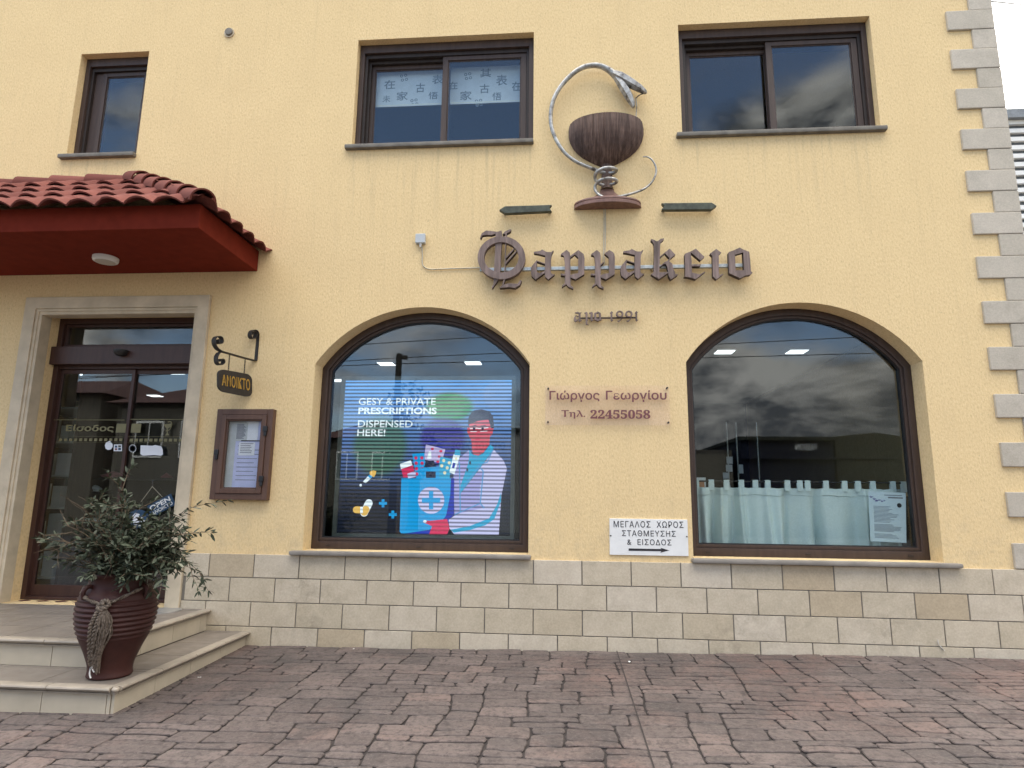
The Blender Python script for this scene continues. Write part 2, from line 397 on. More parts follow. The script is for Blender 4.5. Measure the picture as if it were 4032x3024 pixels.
def glass_mat(name, refl, tint):
    m = bpy.data.materials.new(name); m.use_nodes = True; t = m.node_tree; n = t.nodes; n.remove(n['Principled BSDF'])
    lw = n.new('ShaderNodeLayerWeight'); lw.inputs['Blend'].default_value = 0.5
    pw = n.new('ShaderNodeMath'); pw.operation = 'POWER'; pw.inputs[1].default_value = 4.0; t.links.new(lw.outputs['Facing'], pw.inputs[0])
    ma = n.new('ShaderNodeMath'); ma.operation = 'MULTIPLY_ADD'; ma.inputs[1].default_value = 0.85; ma.inputs[2].default_value = refl
    t.links.new(pw.outputs[0], ma.inputs[0])
    tr = n.new('ShaderNodeBsdfTransparent'); tr.inputs[0].default_value = (*tint, 1)
    gl = n.new('ShaderNodeBsdfGlossy'); gl.inputs['Roughness'].default_value = 0.0; gl.inputs['Color'].default_value = (0.94, 0.97, 1, 1)
    mx = n.new('ShaderNodeMixShader'); t.links.new(ma.outputs[0], mx.inputs[0]); t.links.new(tr.outputs[0], mx.inputs[1]); t.links.new(gl.outputs[0], mx.inputs[2])
    t.links.new(mx.outputs[0], n['Material Output'].inputs['Surface']); return m
M_glass = glass_mat('window_glass', 0.052, (0.86, 0.90, 0.90))
M_acrylic = glass_mat('clear_acrylic', 0.02, (0.995, 0.98, 0.995))
M_caseglass = glass_mat('case_glass', 0.05, (0.95, 0.96, 0.96))
def emit(name, colr, strength):
    m = bpy.data.materials.new(name); m.use_nodes = True; b = m.node_tree.nodes['Principled BSDF']
    b.inputs['Base Color'].default_value = (0.02, 0.02, 0.02, 1); b.inputs['Emission Color'].default_value = (*colr, 1)
    b.inputs['Emission Strength'].default_value = strength; b.inputs['Roughness'].default_value = 0.6; return m
M_lamp = emit('lit_panel', (0.92, 0.97, 1.0), 1.5)
M_lampoff = simple('opal_diffuser', (0.50, 0.46, 0.40), 0.4, var=0.05)
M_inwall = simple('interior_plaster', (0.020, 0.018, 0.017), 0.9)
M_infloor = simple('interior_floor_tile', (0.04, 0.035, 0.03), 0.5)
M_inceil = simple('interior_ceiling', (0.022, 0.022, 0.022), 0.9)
M_shelf = wood_like('brown_shelf_board', (0.05, 0.025, 0.016), (0.085, 0.045, 0.03), 0.5)
q = Mat('pale_curtain_cloth', 0.95, spec=0.1)
q.color(q.ramp(q.noise(60, 4), [(0.3, (0.64, 0.73, 0.71)), (0.7, (0.74, 0.82, 0.80))])); M_curtain = q.m
M_blind = simple('white_blind_cloth', (0.66, 0.70, 0.76), 0.9, var=0.05)
M_blindink = simple('grey_blind_print', (0.24, 0.27, 0.30), 0.9)

# ------------------------------------------------------------------ ground
CELL_X, CELL_Y = 0.115, 0.088
def wob(x, y):
    return (0.016*math.sin(3.1*x+5.3*y)+0.012*math.sin(7.7*x-4.1*y+1.0)+0.006*math.sin(19*x+13*y),
            0.012*math.sin(2.3*x-3.7*y+2.0)+0.008*math.sin(9.1*x+6.0*y)+0.005*math.sin(23*x-11*y))
def paving():
    mb = MB(); x0, x1, y0, y1 = -9.2, 6.6, -6.9, 0.0
    nx = int((x1-x0)/CELL_X); ny = int((y1-y0)/CELL_Y); occ = [[False]*ny for _ in range(nx)]
    rng = random.Random(11)
    for j in range(ny-1, -1, -1):
        for i in range(nx):
            if occ[i][j]: continue
            w = rng.choice((2, 2, 3, 3, 3, 4)); h = rng.choice((1, 1, 1, 2, 2, 2))
            ww = 1
            while ww < w and i+ww < nx and not occ[i+ww][j]: ww += 1
            if i+ww < nx and not occ[i+ww][j] and (i+ww+1 >= nx or occ[i+ww+1][j]): ww += 1
            hh = 1
            while hh < h and j-hh >= 0 and all(not occ[i+k][j-hh] for k in range(ww)): hh += 1
            for a in range(ww):
                for b in range(hh): occ[i+a][j-b] = True
            X0 = x0+i*CELL_X; X1 = X0+ww*CELL_X; Y1 = y0+(j+1)*CELL_Y; Y0 = Y1-hh*CELL_Y
            g = 0.0046; cr = rng.uniform(0.012, 0.03)
            rough = []
            def edge(ax, ay, bx, by, n):
                for k in range(n):
                    t = k/n; rough.append((ax+(bx-ax)*t, ay+(by-ay)*t))
            a, b, c_, d = X0+g, X1-g, Y0+g*1.35, Y1-g*1.35
            edge(a+cr, c_, b-cr, c_, 5); rough.append((b-cr*.35, c_+cr*.2)); edge(b, c_+cr, b, d-cr, 4); rough.append((b-cr*.3, d-cr*.25))
            edge(b-cr, d, a+cr, d, 5); rough.append((a+cr*.3, d-cr*.2)); edge(a, d-cr, a, c_+cr, 4); rough.append((a+cr*.3, c_+cr*.3))
            pts = []
            for (x, y) in rough:
                wx, wy = wob(x, y); pts.append((x+wx+rng.uniform(-.0025, .0025), min(-0.002, y+wy+rng.uniform(-.002, .002))))
            cxm = sum(p[0] for p in pts)/len(pts); cym = sum(p[1] for p in pts)/len(pts)
            lift = rng.uniform(-0.002, 0.002); tx = rng.uniform(-.012, .012); ty = rng.uniform(-.012, .012)
            top = []; bot = []; mid = []
            for (x, y) in pts:
                z = ground_z(x, y)+lift+(x-cxm)*tx+(y-cym)*ty
                l = math.hypot(x-cxm, y-cym); k = max(0.0, 1-0.005/l)
                top.append((cxm+(x-cxm)*k, cym+(y-cym)*k, z)); mid.append((x, y, z-0.006)); bot.append((x, y, ground_z(x, y)-0.016))
            n = len(pts); tn = rng.random()
            mb.add(top+mid, [tuple(range(n))]+[(q_, n+q_, n+(q_+1) % n, (q_+1) % n) for q_ in range(n)], 0, tn)
            mb.add(mid+bot, [(q_, n+q_, n+(q_+1) % n, (q_+1) % n) for q_ in range(n)], 1, 0.0)
    # joint bed under the stones
    gx = [x0-.2+k*(x1-x0+.4)/40 for k in range(41)]; gy = [y0-.1+k*(y1-y0+.1)/20 for k in range(21)]
    vs = [(x, y, ground_z(x, y)-0.0125) for x in gx for y in gy]
    mb.add(vs, [(i*21+j, (i+1)*21+j, (i+1)*21+j+1, i*21+j+1) for i in range(40) for j in range(20)], 1)
    # sawn control joints: a thin dark strip just proud of the stones
    for xa in (0.494, -6.5):
        ys = [-0.03-k*0.25 for k in range(27)]
        vs = []
        for y in ys: vs += [(xa-0.005, y, ground_z(xa, y)+0.004), (xa+0.005, y, ground_z(xa, y)+0.004)]
        mb.add(vs, [(2*k, 2*k+1, 2*k+3, 2*k+2) for k in range(26)], 1)
    o = mb.build('pavement', [M_paving, M_joint], attr='tint')
    for p_ in o.data.polygons: pass
    o['kind'] = 'structure'
paving()
mb = MB(); mb.add([(-300, -300, -0.12), (300, -300, -0.12), (300, 300, -0.12), (-300, 300, -0.12)], [(0, 1, 2, 3)])
mb.build('ground', M_asphalt)['kind'] = 'structure'

# ------------------------------------------------------------------ building
BX0, BX1, BTOP, BBACK = -12.0, 4.5, 8.0, 10.0
WT = 0.32
B = thing('pharmacy_building', 'two-storey yellow rendered pharmacy with brown windows, stone plinth and red tiled door canopy', 'building')
UPW = [(-5.655, -4.812, 5.392, 6.695), (-2.308, -0.305, 5.392, 6.709), (1.273, 3.286, 5.404, 6.714)]
ARCH = [(-2.552, -0.326), (1.222, 3.453)]
SILL_Z, SPRING_Z, APEX_Z = 1.062, 2.936, 3.536
def arch_loop(x0, x1, z0, zs, za, n=28, inset=0.0, bottom=None):
    h = za-zs; w = (x1-x0)/2; R = (w*w+h*h)/(2*h); cz = za-R; cx_ = (x0+x1)/2
    r = R-inset; xa, xb = x0+inset, x1-inset
    half = xb-cx_; a = math.asin(half/r)
    pts = [(xa, z0+(inset if bottom is None else bottom)), (xb, z0+(inset if bottom is None else bottom))]
    for k in range(n+1):
        t = a-2*a*k/n; pts.append((cx_+r*math.sin(t), cz+r*math.cos(t)))
    return pts
DX0, DX1, DZ0, DZ1 = -5.65, -3.90, 0.49, 3.525
holes = [[(x0, z0), (x1, z0), (x1, z1), (x0, z1)] for x0, x1, z0, z1 in UPW]
holes += [arch_loop(x0, x1, SILL_Z, SPRING_Z, APEX_Z) for x0, x1 in ARCH]
holes += [[(DX0, DZ0), (DX1, DZ0), (DX1, DZ1), (DX0, DZ1)]]
outer = [(BX0, -0.3), (BX1, -0.3), (BX1, BTOP), (BX0, BTOP)]
mb = MB()
loops = [outer]+holes
flatp = [p for l in loops for p in l]
tri = tessellate_polygon([[Vector((p[0], p[1], 0)) for p in l] for l in loops])
mb.add([(p[0], 0.0, p[1]) for p in flatp]+[(p[0], WT, p[1]) for p in flatp],
       [tuple(t) for t in tri]+[tuple(i+len(flatp) for i in reversed(t)) for t in tri])
b = 0
for l in loops:
    n = len(l)
    vs = [(p[0], 0.0, p[1]) for p in l]+[(p[0], WT, p[1]) for p in l]
    mb.add(vs, [(i, (i+1) % n, n+(i+1) % n, n+i) for i in range(n)])
bm_o = mb.build('wall', M_render, B)
mb = MB()
mb.box(BX1-0.3, BX1, WT, BBACK, -0.3, BTOP-0.02); mb.box(BX0, BX0+0.3, WT, BBACK, -0.3, BTOP-0.02); mb.box(BX0+.3, BX1-.3, BBACK-.3, BBACK, -0.3, BTOP-0.02)
mb.box(BX0+.3, BX1-.3, WT, BBACK-.3, 7.3, 7.6)
mb.build('rear_wall', M_render, B)
# shop interior
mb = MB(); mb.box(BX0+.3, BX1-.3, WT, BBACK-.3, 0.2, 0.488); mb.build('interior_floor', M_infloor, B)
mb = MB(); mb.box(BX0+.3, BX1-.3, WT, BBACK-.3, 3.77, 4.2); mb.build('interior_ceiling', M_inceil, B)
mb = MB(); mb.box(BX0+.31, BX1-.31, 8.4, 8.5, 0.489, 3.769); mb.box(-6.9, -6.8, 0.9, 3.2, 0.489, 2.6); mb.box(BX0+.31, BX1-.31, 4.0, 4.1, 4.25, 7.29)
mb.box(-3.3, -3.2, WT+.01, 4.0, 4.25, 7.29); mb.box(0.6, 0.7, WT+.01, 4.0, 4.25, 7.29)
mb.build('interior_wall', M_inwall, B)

# plinth of coursed limestone blocks
rng = random.Random(5)
mb = MB(); mbl = MB()
rows = [(0.793, 1.019, 0.182), (0.567, 0.793, -0.049), (0.340, 0.567, 0.182), (0.10, 0.340, -0.049)]
J = 0.0055
for z0, z1, off in rows:
    k0 = int(math.floor((-3.9-off)/0.458))
    x = off+k0*0.458
    while x < BX1:
        xa, xb = max(x, -3.742), min(x+0.458, BX1+0.012)
        if xb-xa > 0.03:
            mb.box(xa+J, xb-J, -0.022+rng.uniform(-.0015, .0015), 0.03, z0+J, z1-J*0.6, 0, min(1, max(0, rng.gauss(0.55, 0.22))) if rng.random() > 0.05 else rng.uniform(0, .12))
        x += 0.458
    x = off+0.458*math.floor((-5.836-off)/0.458); mb, mbr = mbl, mb
    while x > BX0-0.4:                                          # left of the door
        xa, xb = max(x-0.458, BX0), min(x, -5.84)
        if xb-xa > 0.03: mb.box(xa+J, xb-J, -0.022, 0.03, z0+J, z1-J*.6, 0, rng.random())
        x -= 0.458
    mb = mbr
pl = mb.build('plinth', [M_stone], B, bevel=0.003, attr='tint'); mbl.build('plinth', [M_stone], B, bevel=0.003, attr='tint')
mb = MB(); mb.box(-3.742, BX1+0.006, -0.014, -0.001, -0.1, 1.015); mb.build('plinth_mortar', M_mortar, B)
mb = MB(); mb.box(BX0, -5.84, -0.014, -0.001, -0.1, 1.015); mb.build('plinth_mortar', M_mortar, B)

# quoins
z = 1.022; k = 0
while z < BTOP-0.1:
    x0 = 4.052 if k % 2 == 0 else 4.284
    mb = MB(); a = rng.random()
    mb.box(x0+rng.uniform(-.004, .004), BX1+0.016+(0.004 if k % 2 else 0.0), -0.026 if k % 2 == 0 else -0.022, 0.30 if k % 2 else 0.5, z, z+0.2275-0.003, 0, a)
    mb.build('quoin_stone', M_quoin, B, bevel=0.008, attr='tint')
    z += 0.2275; k += 1

# ---- upper sliding windows
def rect_ring(mb, x0, x1, z0, z1, w, y0, y1, m=0, wb=None, wt=None):
    wb = w if wb is None else wb; wt = w if wt is None else wt
    mb.box(x0, x0+w, y0, y1, z0, z1, m); mb.box(x1-w, x1, y0, y1, z0, z1, m)
    mb.box(x0+w, x1-w, y0, y1, z0, z0+wb, m); mb.box(x0+w, x1-w, y0, y1, z1-wt, z1, m)
def upper_window(x0, x1, z0, z1, double, flip=False):
    w = bpy.data.objects.new('window', None); COL.objects.link(w); w.parent = B
    fr = MB()
    rect_ring(fr, x0+.001, x1-.001, z0+.001, z1-.001, 0.055, 0.090, 0.30, 0, 0.04, 0.10)
    fr.build('frame', M_frame, w, bevel=0.003)
    tk = MB()
    rect_ring(tk, x0+.056, x1-.056, z0+.042, z1-.102, 0.030, 0.125, 0.298, 0, 0.02, 0.045)
    rect_ring(tk, x0+.087, x1-.087, z0+.063, z1-.148, 0.026, 0.175, 0.296, 0, 0.02, 0.035)
    tk.build('track', M_framedk, w, bevel=0.002)
    ix0, ix1, iz0, iz1 = x0+.088, x1-.088, z0+.064, z1-.150
    panes = []
    if double:
        mid = (ix0+ix1)/2
        spec = [(ix0, mid+0.03, 0.215, 0.250), (mid-0.045, ix1, 0.140, 0.172)]
    else:
        spec = [(ix0+0.10, ix1, 0.150, 0.185)]
        tk2 = MB(); tk2.box(ix0, ix0+0.098, 0.16, 0.29, iz0, iz1); tk2.build('side_panel', M_frame, w, bevel=0.003)
    for (a, b_, y0, y1) in spec:
        s_ = MB()
        dz = 0.030 if y0 > 0.2 else 0.0
        rect_ring(s_, a, b_, iz0, iz1-dz, 0.062 if double else 0.05, y0, y1, 0, 0.045, 0.05)
        e = 0.062 if double else 0.05
        rect_ring(s_, a+e, b_-e, iz0+.045, iz1-dz-.05, 0.012, y0+0.012, y1-0.004, 0)
        s_.build('sash', M_frame, w, bevel=0.003)
        p_ = MB(); p_.box(a+e+.013, b_-e-.013, y0+0.017, y0+0.023, iz0+.058, iz1-dz-.063); p_.build('pane', M_glass, w)
    si = MB()
    ov = 0.045
    si.box(x0-ov-0.02, x1+0.004 if flip is False else x1+ov, -0.055, 0.085, z0-0.052, z0-0.004)
    si.build('sill', M_sillgrey, w, bevel=0.012, smooth=40)
    return w
upper_window(*UPW[0], False); upper_window(*UPW[1], True); upper_window(*UPW[2], True, True)

# ---- arched shop windows
def arch_window(x0, x1, sill_l, sill_r):
    w = bpy.data.objects.new('window', None); COL.objects.link(w); w.parent = B
    m = MB()
    e = 0.0015
    def lp(ins, bot): return arch_loop(x0, x1, SILL_Z, SPRING_Z, APEX_Z, 36, ins, bot)
    m.ring_xz(lp(e, e), lp(0.070, 0.078), 0.205, 0.30)
    m.ring_xz(lp(0.071, 0.079), lp(0.098, 0.112), 0.222, 0.295)
    m.build('frame', M_frame, w, bevel=0.004, smooth=30)
    m = MB(); m.ring_xz(lp(0.0985, 0.113), lp(0.108, 0.122), 0.240, 0.29); m.build('gasket', M_black, w)
    # drain caps along the bottom rail
    for fx in (0.08, 0.5, 0.92):
        m = MB(); cx_ = x0+(x1-x0)*fx; m.box(cx_-0.022, cx_+0.022, 0.197, 0.206, SILL_Z+0.03, SILL_Z+0.043); m.build('drain_cap', M_framedk, w)
    L_ = lp(0.106, 0.120)
    m = MB(); m.prism(L_, lambda p: (p[0], 0.262, p[1]), lambda p: (p[0], 0.270, p[1])); m.build('pane', M_glass, w)
    m = MB(); m.box(sill_l, sill_r, -0.075, 0.203, SILL_Z-0.042, SILL_Z-0.001); m.build('sill', M_sill, w, bevel=0.014, smooth=40)
    return w
arch_window(*ARCH[0], -2.66, -0.30); arch_window(*ARCH[1], 1.20, 3.58)

# ---- entrance door
door = bpy.data.objects.new('door', None); COL.objects.link(door); door.parent = B
m = MB()
rect_ring(m, DX0+.001, DX1-.001, DZ0+.002, DZ1-.001, 0.055, 0.235, 0.36, 0, 0.03, 0.06)
m.build('frame', M_doorframe, door, bevel=0.003)
m = MB(); m.box(DX0-0.02+0.025, DX1-0.006, 0.165, 0.234, 2.985, 3.185); m.build('header_box', M_doorframe, door, bevel=0.004)
m = MB(); m.box(DX0+.056, DX1-.056, 0.25, 0.35, 2.95, 3.20); m.build('transom_rail', M_doorframe, door)
m = MB(); rect_ring(m, DX0+.057, DX1-.057, 3.201, DZ1-.062, 0.03, 0.27, 0.33); m.build('transom_frame', M_doorframe, door, bevel=0.003)
m = MB(); m.box(DX0+.088, DX1-.088, 0.292, 0.298, 3.232, DZ1-.093); m.build('transom_pane', M_glass, door)
m = MB(); m.lathe([(0.0, -0.055), (0.036, -0.052), (0.062, -0.034), (0.074, 0.0), (0.074, 0.010), (0.0, 0.010)], (-4.80, 0.135, 3.120), 24)
m.build('motion_sensor', M_black, door, smooth=60)
mid = -4.735
for (a, b_, yy) in ((DX0+.056, mid+0.02, 0.285), (mid-0.02, DX1-.056, 0.310)):
    lf = MB(); rect_ring(lf, a, b_, 0.522, 2.949, 0.036, yy, yy+0.022, 0, 0.115, 0.05); leaf = lf.build('door_leaf', M_doorframe, door, bevel=0.003)
    p_ = MB(); p_.box(a+.037, b_-.037, yy+0.008, yy+0.014, 0.638, 2.898); p_.build('pane', M_glass, leaf)
# stone surround
m = MB()
SX0, SX1, SZ1 = -5.836, -3.742, 3.687
def surround_band(x0, x1, z1, w, y0, y1):
    m.add([(x0, y0, DZ0), (x0+w, y0, DZ0), (x0+w, y0, z1-w), (x1-w, y0, z1-w), (x1-w, y0, DZ0), (x1, y0, DZ0), (x1, y0, z1), (x0, y0, z1),
           (x0, y1, DZ0), (x0+w, y1, DZ0), (x0+w, y1, z1-w), (x1-w, y1, z1-w), (x1-w, y1, DZ0), (x1, y1, DZ0), (x1, y1, z1), (x0, y1, z1)],
          [(0, 1, 2, 7), (2, 3, 6, 7), (3, 4, 5, 6), (8, 15, 10, 9), (10, 15, 14, 11), (11, 14, 13, 12),
           (0, 7, 15, 8), (7, 6, 14, 15), (6, 5, 13, 14), (1, 9, 10, 2), (2, 10, 11, 3), (3, 11, 12, 4), (0, 8, 9, 1), (4, 12, 13, 5)])
surround_band(SX0, SX1, SZ1, 0.128, -0.045, -0.0005)
surround_band(SX0+.129, SX1-.129, SZ1-.129, 0.030, -0.030, -0.0005)
surround_band(SX0+.150, SX1-.123, SZ1-.150, 0.042, -0.018, 0.118)
m.build('door_surround', M_trimstone, B, bevel=0.005)
# ---- tiled canopy
can = bpy.data.objects.new('canopy', None); COL.objects.link(can); can.parent = B
CXR, CXL, CY, CZ0 = -3.262, -8.6, -1.116, 3.956
m = MB()
m.box(CXL, CXR, CY, -0.0005, CZ0, 4.185); m.build('fascia', M_fascia, can, bevel=0.006)
ER = dict(x=-3.185, y=-1.215, z=4.128); APX, APZ = -4.82, 5.015
mt = MB()
LF = math.hypot(1.215, APZ-ER['z']); LRt = math.hypot(ER['x']-APX, APZ-ER['z'])
def roof_strips(P0, du, dv, ulen, vlen, lim, pitch, ncourse, phase=0.0):
    """P0 eave start, du along the eave, dv up the slope (unit vectors); lim(v) gives the largest u at that height"""
    nrm = du.cross(dv).normalized()
    if nrm.z < 0: nrm = -nrm
    cl = vlen/ncourse
    for j in range(ncourse):
        v0 = j*cl-0.035; v1 = (j+1)*cl+0.01; nv = 4
        nu = int(ulen/pitch*14)
        tn = None; rows_ = []
        for b_ in range(nv+1):
            t = b_/nv; v = v0+(v1-v0)*t; row = []
            for a_ in range(nu+1):
                u0_ = ulen*a_/nu; u = min(u0_, lim(max(v, 0)))
                ph = (u+phase)/pitch
                roll = 0.062*abs(math.cos(math.pi*ph))**0.85
                tile_j = math.floor(ph+0.25); rr = random.Random(tile_j*131+j*17)
                h = roll+0.036*(1-t)+rr.uniform(-.006, .006)*(1-t)
                row.append((P0+du*u+dv*(v+rr.uniform(-.012, .012)*(1-t))+nrm*h, u0_ > lim(max(v, 0))+ulen/nu))
            rows_.append(row)
        for b_ in range(nv):
            for a_ in range(nu):
                q4 = [rows_[b_][a_], rows_[b_][a_+1], rows_[b_+1][a_+1], rows_[b_+1][a_]]
                if sum(1 for x_ in q4 if x_[1]) >= 3: continue
                ph = (ulen*a_/nu+phase)/pitch; rr = random.Random(math.floor(ph+0.25)*131+j*17); tn = rr.random()
                mt.add([x_[0] for x_ in q4], [(0, 1, 2, 3)], 0, tn)
                if b_ == 0:
                    mt.add([q4[0][0], q4[1][0], q4[1][0]-nrm*0.016, q4[0][0]-nrm*0.016], [(0, 1, 2, 3)], 0, tn*0.6)
                    mt.add([q4[0][0]-nrm*0.016, q4[1][0]-nrm*0.016, q4[1][0]-nrm*0.016+dv*0.25, q4[0][0]-nrm*0.016+dv*0.25], [(0, 1, 2, 3)], 0, tn*0.6)
e0 = Vector((CXL, ER['y'], ER['z'])); dvf = Vector((0, 1.215, APZ-ER['z'])).normalized()
roof_strips(e0, Vector((1, 0, 0)), dvf, ER['x']-CXL, LF, lambda v: (ER['x']-CXL)-(ER['x']-APX)*min(1, v/LF), 0.272, 4, 0.05)
e1 = Vector((ER['x'], 0, ER['z'])); dvr = Vector((APX-ER['x'], 0, APZ-ER['z'])).normalized()
roof_strips(e1, Vector((0, -1, 0)), dvr, 1.215, LRt, lambda v: 1.215*(1-min(1, v/LRt)), 0.243, 5, 0.03)
mt.build('tile_roof', M_tile, can, smooth=50, recalc=False, attr='tint')
# hip and wall-side barrel tiles
def barrels(a, b_, n, r, up, name):
    a = Vector(a); b_ = Vector(b_); d = (b_-a)/n; ax = d.normalized(); side = ax.cross(up).normalized(); nr = side.cross(ax).normalized()
    mm = MB(); R_ = random.Random(3)
    for k in range(n):
        p0 = a+d*k-ax*0.03; p1 = a+d*(k+1)+ax*0.02; vs = []; tn = R_.random()
        for (p, rr, hh) in ((p0, r*1.10, 0.020), (p1, r*0.92, 0.0), (p0, r*1.10-0.015, 0.020), (p1, r*.92-.015, 0.0)):
            for q_ in range(13):
                th = math.pi*q_/12*1.04-0.06
                vs.append(p+side*(rr*math.cos(th))+nr*(rr*math.sin(th)*0.95+hh))
        fs = [(q_, q_+1, 13+q_+1, 13+q_) for q_ in range(12)]+[(26+q_+1, 26+q_, 39+q_, 39+q_+1) for q_ in range(12)]+[(q_+1, q_, 26+q_, 26+q_+1) for q_ in range(12)]
        mm.add(vs, fs, 0, tn)
    mm.build(name, M_tile, can, smooth=50, attr='tint')
barrels((ER['x']-0.02, ER['y']+0.02, ER['z']+0.03), (APX+0.05, -0.06, APZ+0.02), 6, 0.105, Vector((0.3, -0.5, 1)), 'hip_tiles')
barrels((CXL, -0.05, APZ-0.06), (APX+0.02, -0.05, APZ-0.03), 9, 0.105, Vector((0, -0.6, 1)), 'wall_edge_tiles')

# ------------------------------------------------------------------ entrance steps
st = thing('entrance_steps', 'two-step L-shaped entrance landing clad in beige tiles before the glass door', 'steps', (-5, -0.9, 0.1))
LX, LY, LZ = -3.025, -1.856, 0.295
UX, UY, UZ = -3.440, -1.422, 0.490
m = MB(); m.box(-9, LX-0.03, LY+0.03, -0.03, -0.1, LZ-0.034); m.box(-9, UX-0.03, UY+0.03, 0.23, 0.0, UZ-0.034)
m.build('core', M_grout, st)
def tiles(mb, x0, x1, y0, y1, z0, z1, sx, sy, ox=0.0, oy=0.0):
    g = 0.0025; x = x0-((x0-ox) % sx)
    while x < x1-1e-6:
        a, b_ = max(x, x0), min(x+sx, x1); y = y0-((y0-oy) % sy)
        while y < y1-1e-6:
            c_, d = max(y, y0), min(y+sy, y1)
            if b_-a > 0.012 and d-c_ > 0.012: mb.box(a+g, b_-g, c_+g, d-g, z0, z1)
            y += sy
        x += sx
m = MB(); tiles(m, -9, LX-0.055, LY+0.055, UY+0.02, LZ-0.033, LZ, 0.62, 0.40, LX, LY)
tiles(m, UX+0.0, LX-0.055, UY+0.02, -0.024, LZ-0.033, LZ, 0.62, 0.44, LX, LY); m.build('lower_tread', M_tilefloor, st)
m = MB(); tiles(m, -9, UX-0.055, UY+0.055, -0.024, UZ-0.033, UZ, 0.44, 0.44, UX, UY); m.box(DX0, DX1, -0.02, 0.235, UZ-0.034, UZ-0.001); m.build('upper_tread', M_tilefloor, st)
def nosing(x0, x1, y0, y1, z, axis, seg, name):
    """rounded edge tiles along one side, cut into lengths"""
    mm = MB()
    prof = [(-0.004, -0.046), (0.006, -0.046), (0.008, -0.036), (-0.004, -0.034), (0.010, -0.030), (0.022, -0.022), (0.026, -0.012), (0.022, -0.003), (0.012, 0.003), (-0.055, 0.002), (-0.055, -0.046)]
    a, b_ = (x0, x1) if axis == 'x' else (y0, y1)
    n = max(1, round((b_-a)/seg)); d = (b_-a)/n
    for k in range(n):
        s0, s1 = a+k*d+0.0025, a+(k+1)*d-0.0025; vs = []
        for s_ in (s0, s1):
            for (o_, h) in prof:
                vs.append((s_, y0-o_, z+h) if axis == 'x' else (x0+o_, s_, z+h))
        q_ = len(prof)
        mm.add(vs, [(i, (i+1) % q_, q_+(i+1) % q_, q_+i) for i in range(q_)]+[tuple(range(q_)), tuple(range(2*q_-1, q_-1, -1))])
    mm.build(name, M_bullnose, st, smooth=35)
nosing(-9, LX-0.03, LY, LY, LZ, 'x', 0.47, 'nosing'); nosing(LX, LX, LY+0.03, -0.024, LZ, 'y', 0.47, 'nosing')
nosing(-9, UX-0.03, UY, UY, UZ, 'x', 0.47, 'nosing'); nosing(UX, UX, UY+0.03, -0.024, UZ, 'y', 0.47, 'nosing')
for (cx_, cy_, cz_) in ((LX, LY, LZ), (UX, UY, UZ)):
    m = MB()
    m.lathe([(0.0, 0.004), (0.014, 0.003), (0.022, -0.004), (0.025, -0.014), (0.021, -0.024), (0.010, -0.031), (0.008, -0.046), (0.0, -0.046)], (cx_-0.004, cy_+0.004, cz_), 16)
    m.box(cx_-0.03, cx_-0.004, cy_+0.004, cy_+0.03, cz_-0.046, cz_+0.002)
    m.build('corner_knob', M_bullnose, st, smooth=40)
m = MB()
def risers(axis, c0, a, b_, z0, z1, seg, start):
    s_ = start
    while s_ < b_:
        p0, p1 = max(s_, a), min(s_+seg, b_)
        if p1-p0 > 0.012:
            if axis == 'x': m.box(p0+.0025, p1-.0025, c0, c0+0.02, z0, z1)
            else: m.box(c0-0.02, c0, p0+.0025, p1-.0025, z0, z1)
        s_ += seg
risers('x', LY+0.012, -9, LX-0.036, -0.1, LZ-0.05, 0.47, -9.2); risers('y', LX-0.012, LY+0.014, -0.024, -0.1, LZ-0.05, 0.455, LY)
m.build('riser', M_riser, st); m = MB()
risers('x', UY+0.012, -9, UX-0.036, LZ+.002, UZ-0.05, 0.47, -9.05); risers('y', UX-0.012, UY+0.014, -0.024, LZ+.002, UZ-0.05, 0.43, UY)
m.build('riser', M_riser, st)
m = MB()
for k in range(9):
    x = DX0+0.11+k*0.20
    for dx in (0.0,):
        m.add([(x-.075, 0.17, UZ+.003), (x, 0.12, UZ+.003), (x+.075, 0.17, UZ+.003), (x, 0.22, UZ+.003)], [(0, 1, 2, 3)])
m.build('threshold_inlay', M_terradiamond, st)
# ------------------------------------------------------------------ signs and fixtures on the wall
def A(px, py): return lambda ox, oy, s: (px, py)
def crop(ox, oy, s): return lambda p: (ox+p[0]/s, oy+p[1]/s)
cA = crop(1860, 880, 5.925); cB = crop(2070, 960, 8.296); cC = crop(2310, 960, 8.296); cD = crop(2540, 920, 8.296); cE = crop(2760, 950, 9.759)
YF = -0.105        # front faces of the letters
GL_a = [[(630, 240), (700, 265), (835, 268), (888, 220), (912, 222), (868, 300), (840, 380), (828, 480), (822, 930), (850, 975), (905, 1000), (945, 985), (940, 1010), (740, 1165), (640, 1085), (618, 940), (632, 500)],
        [(262, 262), (400, 240), (470, 228), (535, 185), (645, 245), (645, 385), (600, 378), (420, 335), (265, 312)],
        [(340, 556), (375, 566), (345, 800), (380, 950), (320, 1168), (190, 1060), (165, 900), (170, 790), (210, 720)],
        [(345, 540), (628, 640), (624, 668), (370, 582)],
        [(350, 915), (440, 965), (622, 895), (615, 958), (322, 1174), (270, 1020)]]
GL_p = [[(1145, 335), (1335, 195), (1440, 285), (1460, 400), (1465, 1300), (1475, 1360), (1565, 1430), (1555, 1475), (1400, 1410), (1320, 1320), (1180, 1420), (1185, 1370), (1280, 1290), (1275, 600), (1250, 400), (1180, 370), (1150, 378)],
        [(1455, 395), (1720, 200), (1890, 330), (1910, 420), (1715, 450), (1600, 348), (1455, 462)],
        [(1715, 425), (1905, 395), (1925, 480), (1915, 1000), (1720, 1105)],
        [(1455, 1030), (1560, 985), (1730, 955), (1912, 998), (1625, 1172), (1455, 1100)],
        [(1140, 975), (1290, 985), (1290, 1048), (1140, 1038)]]
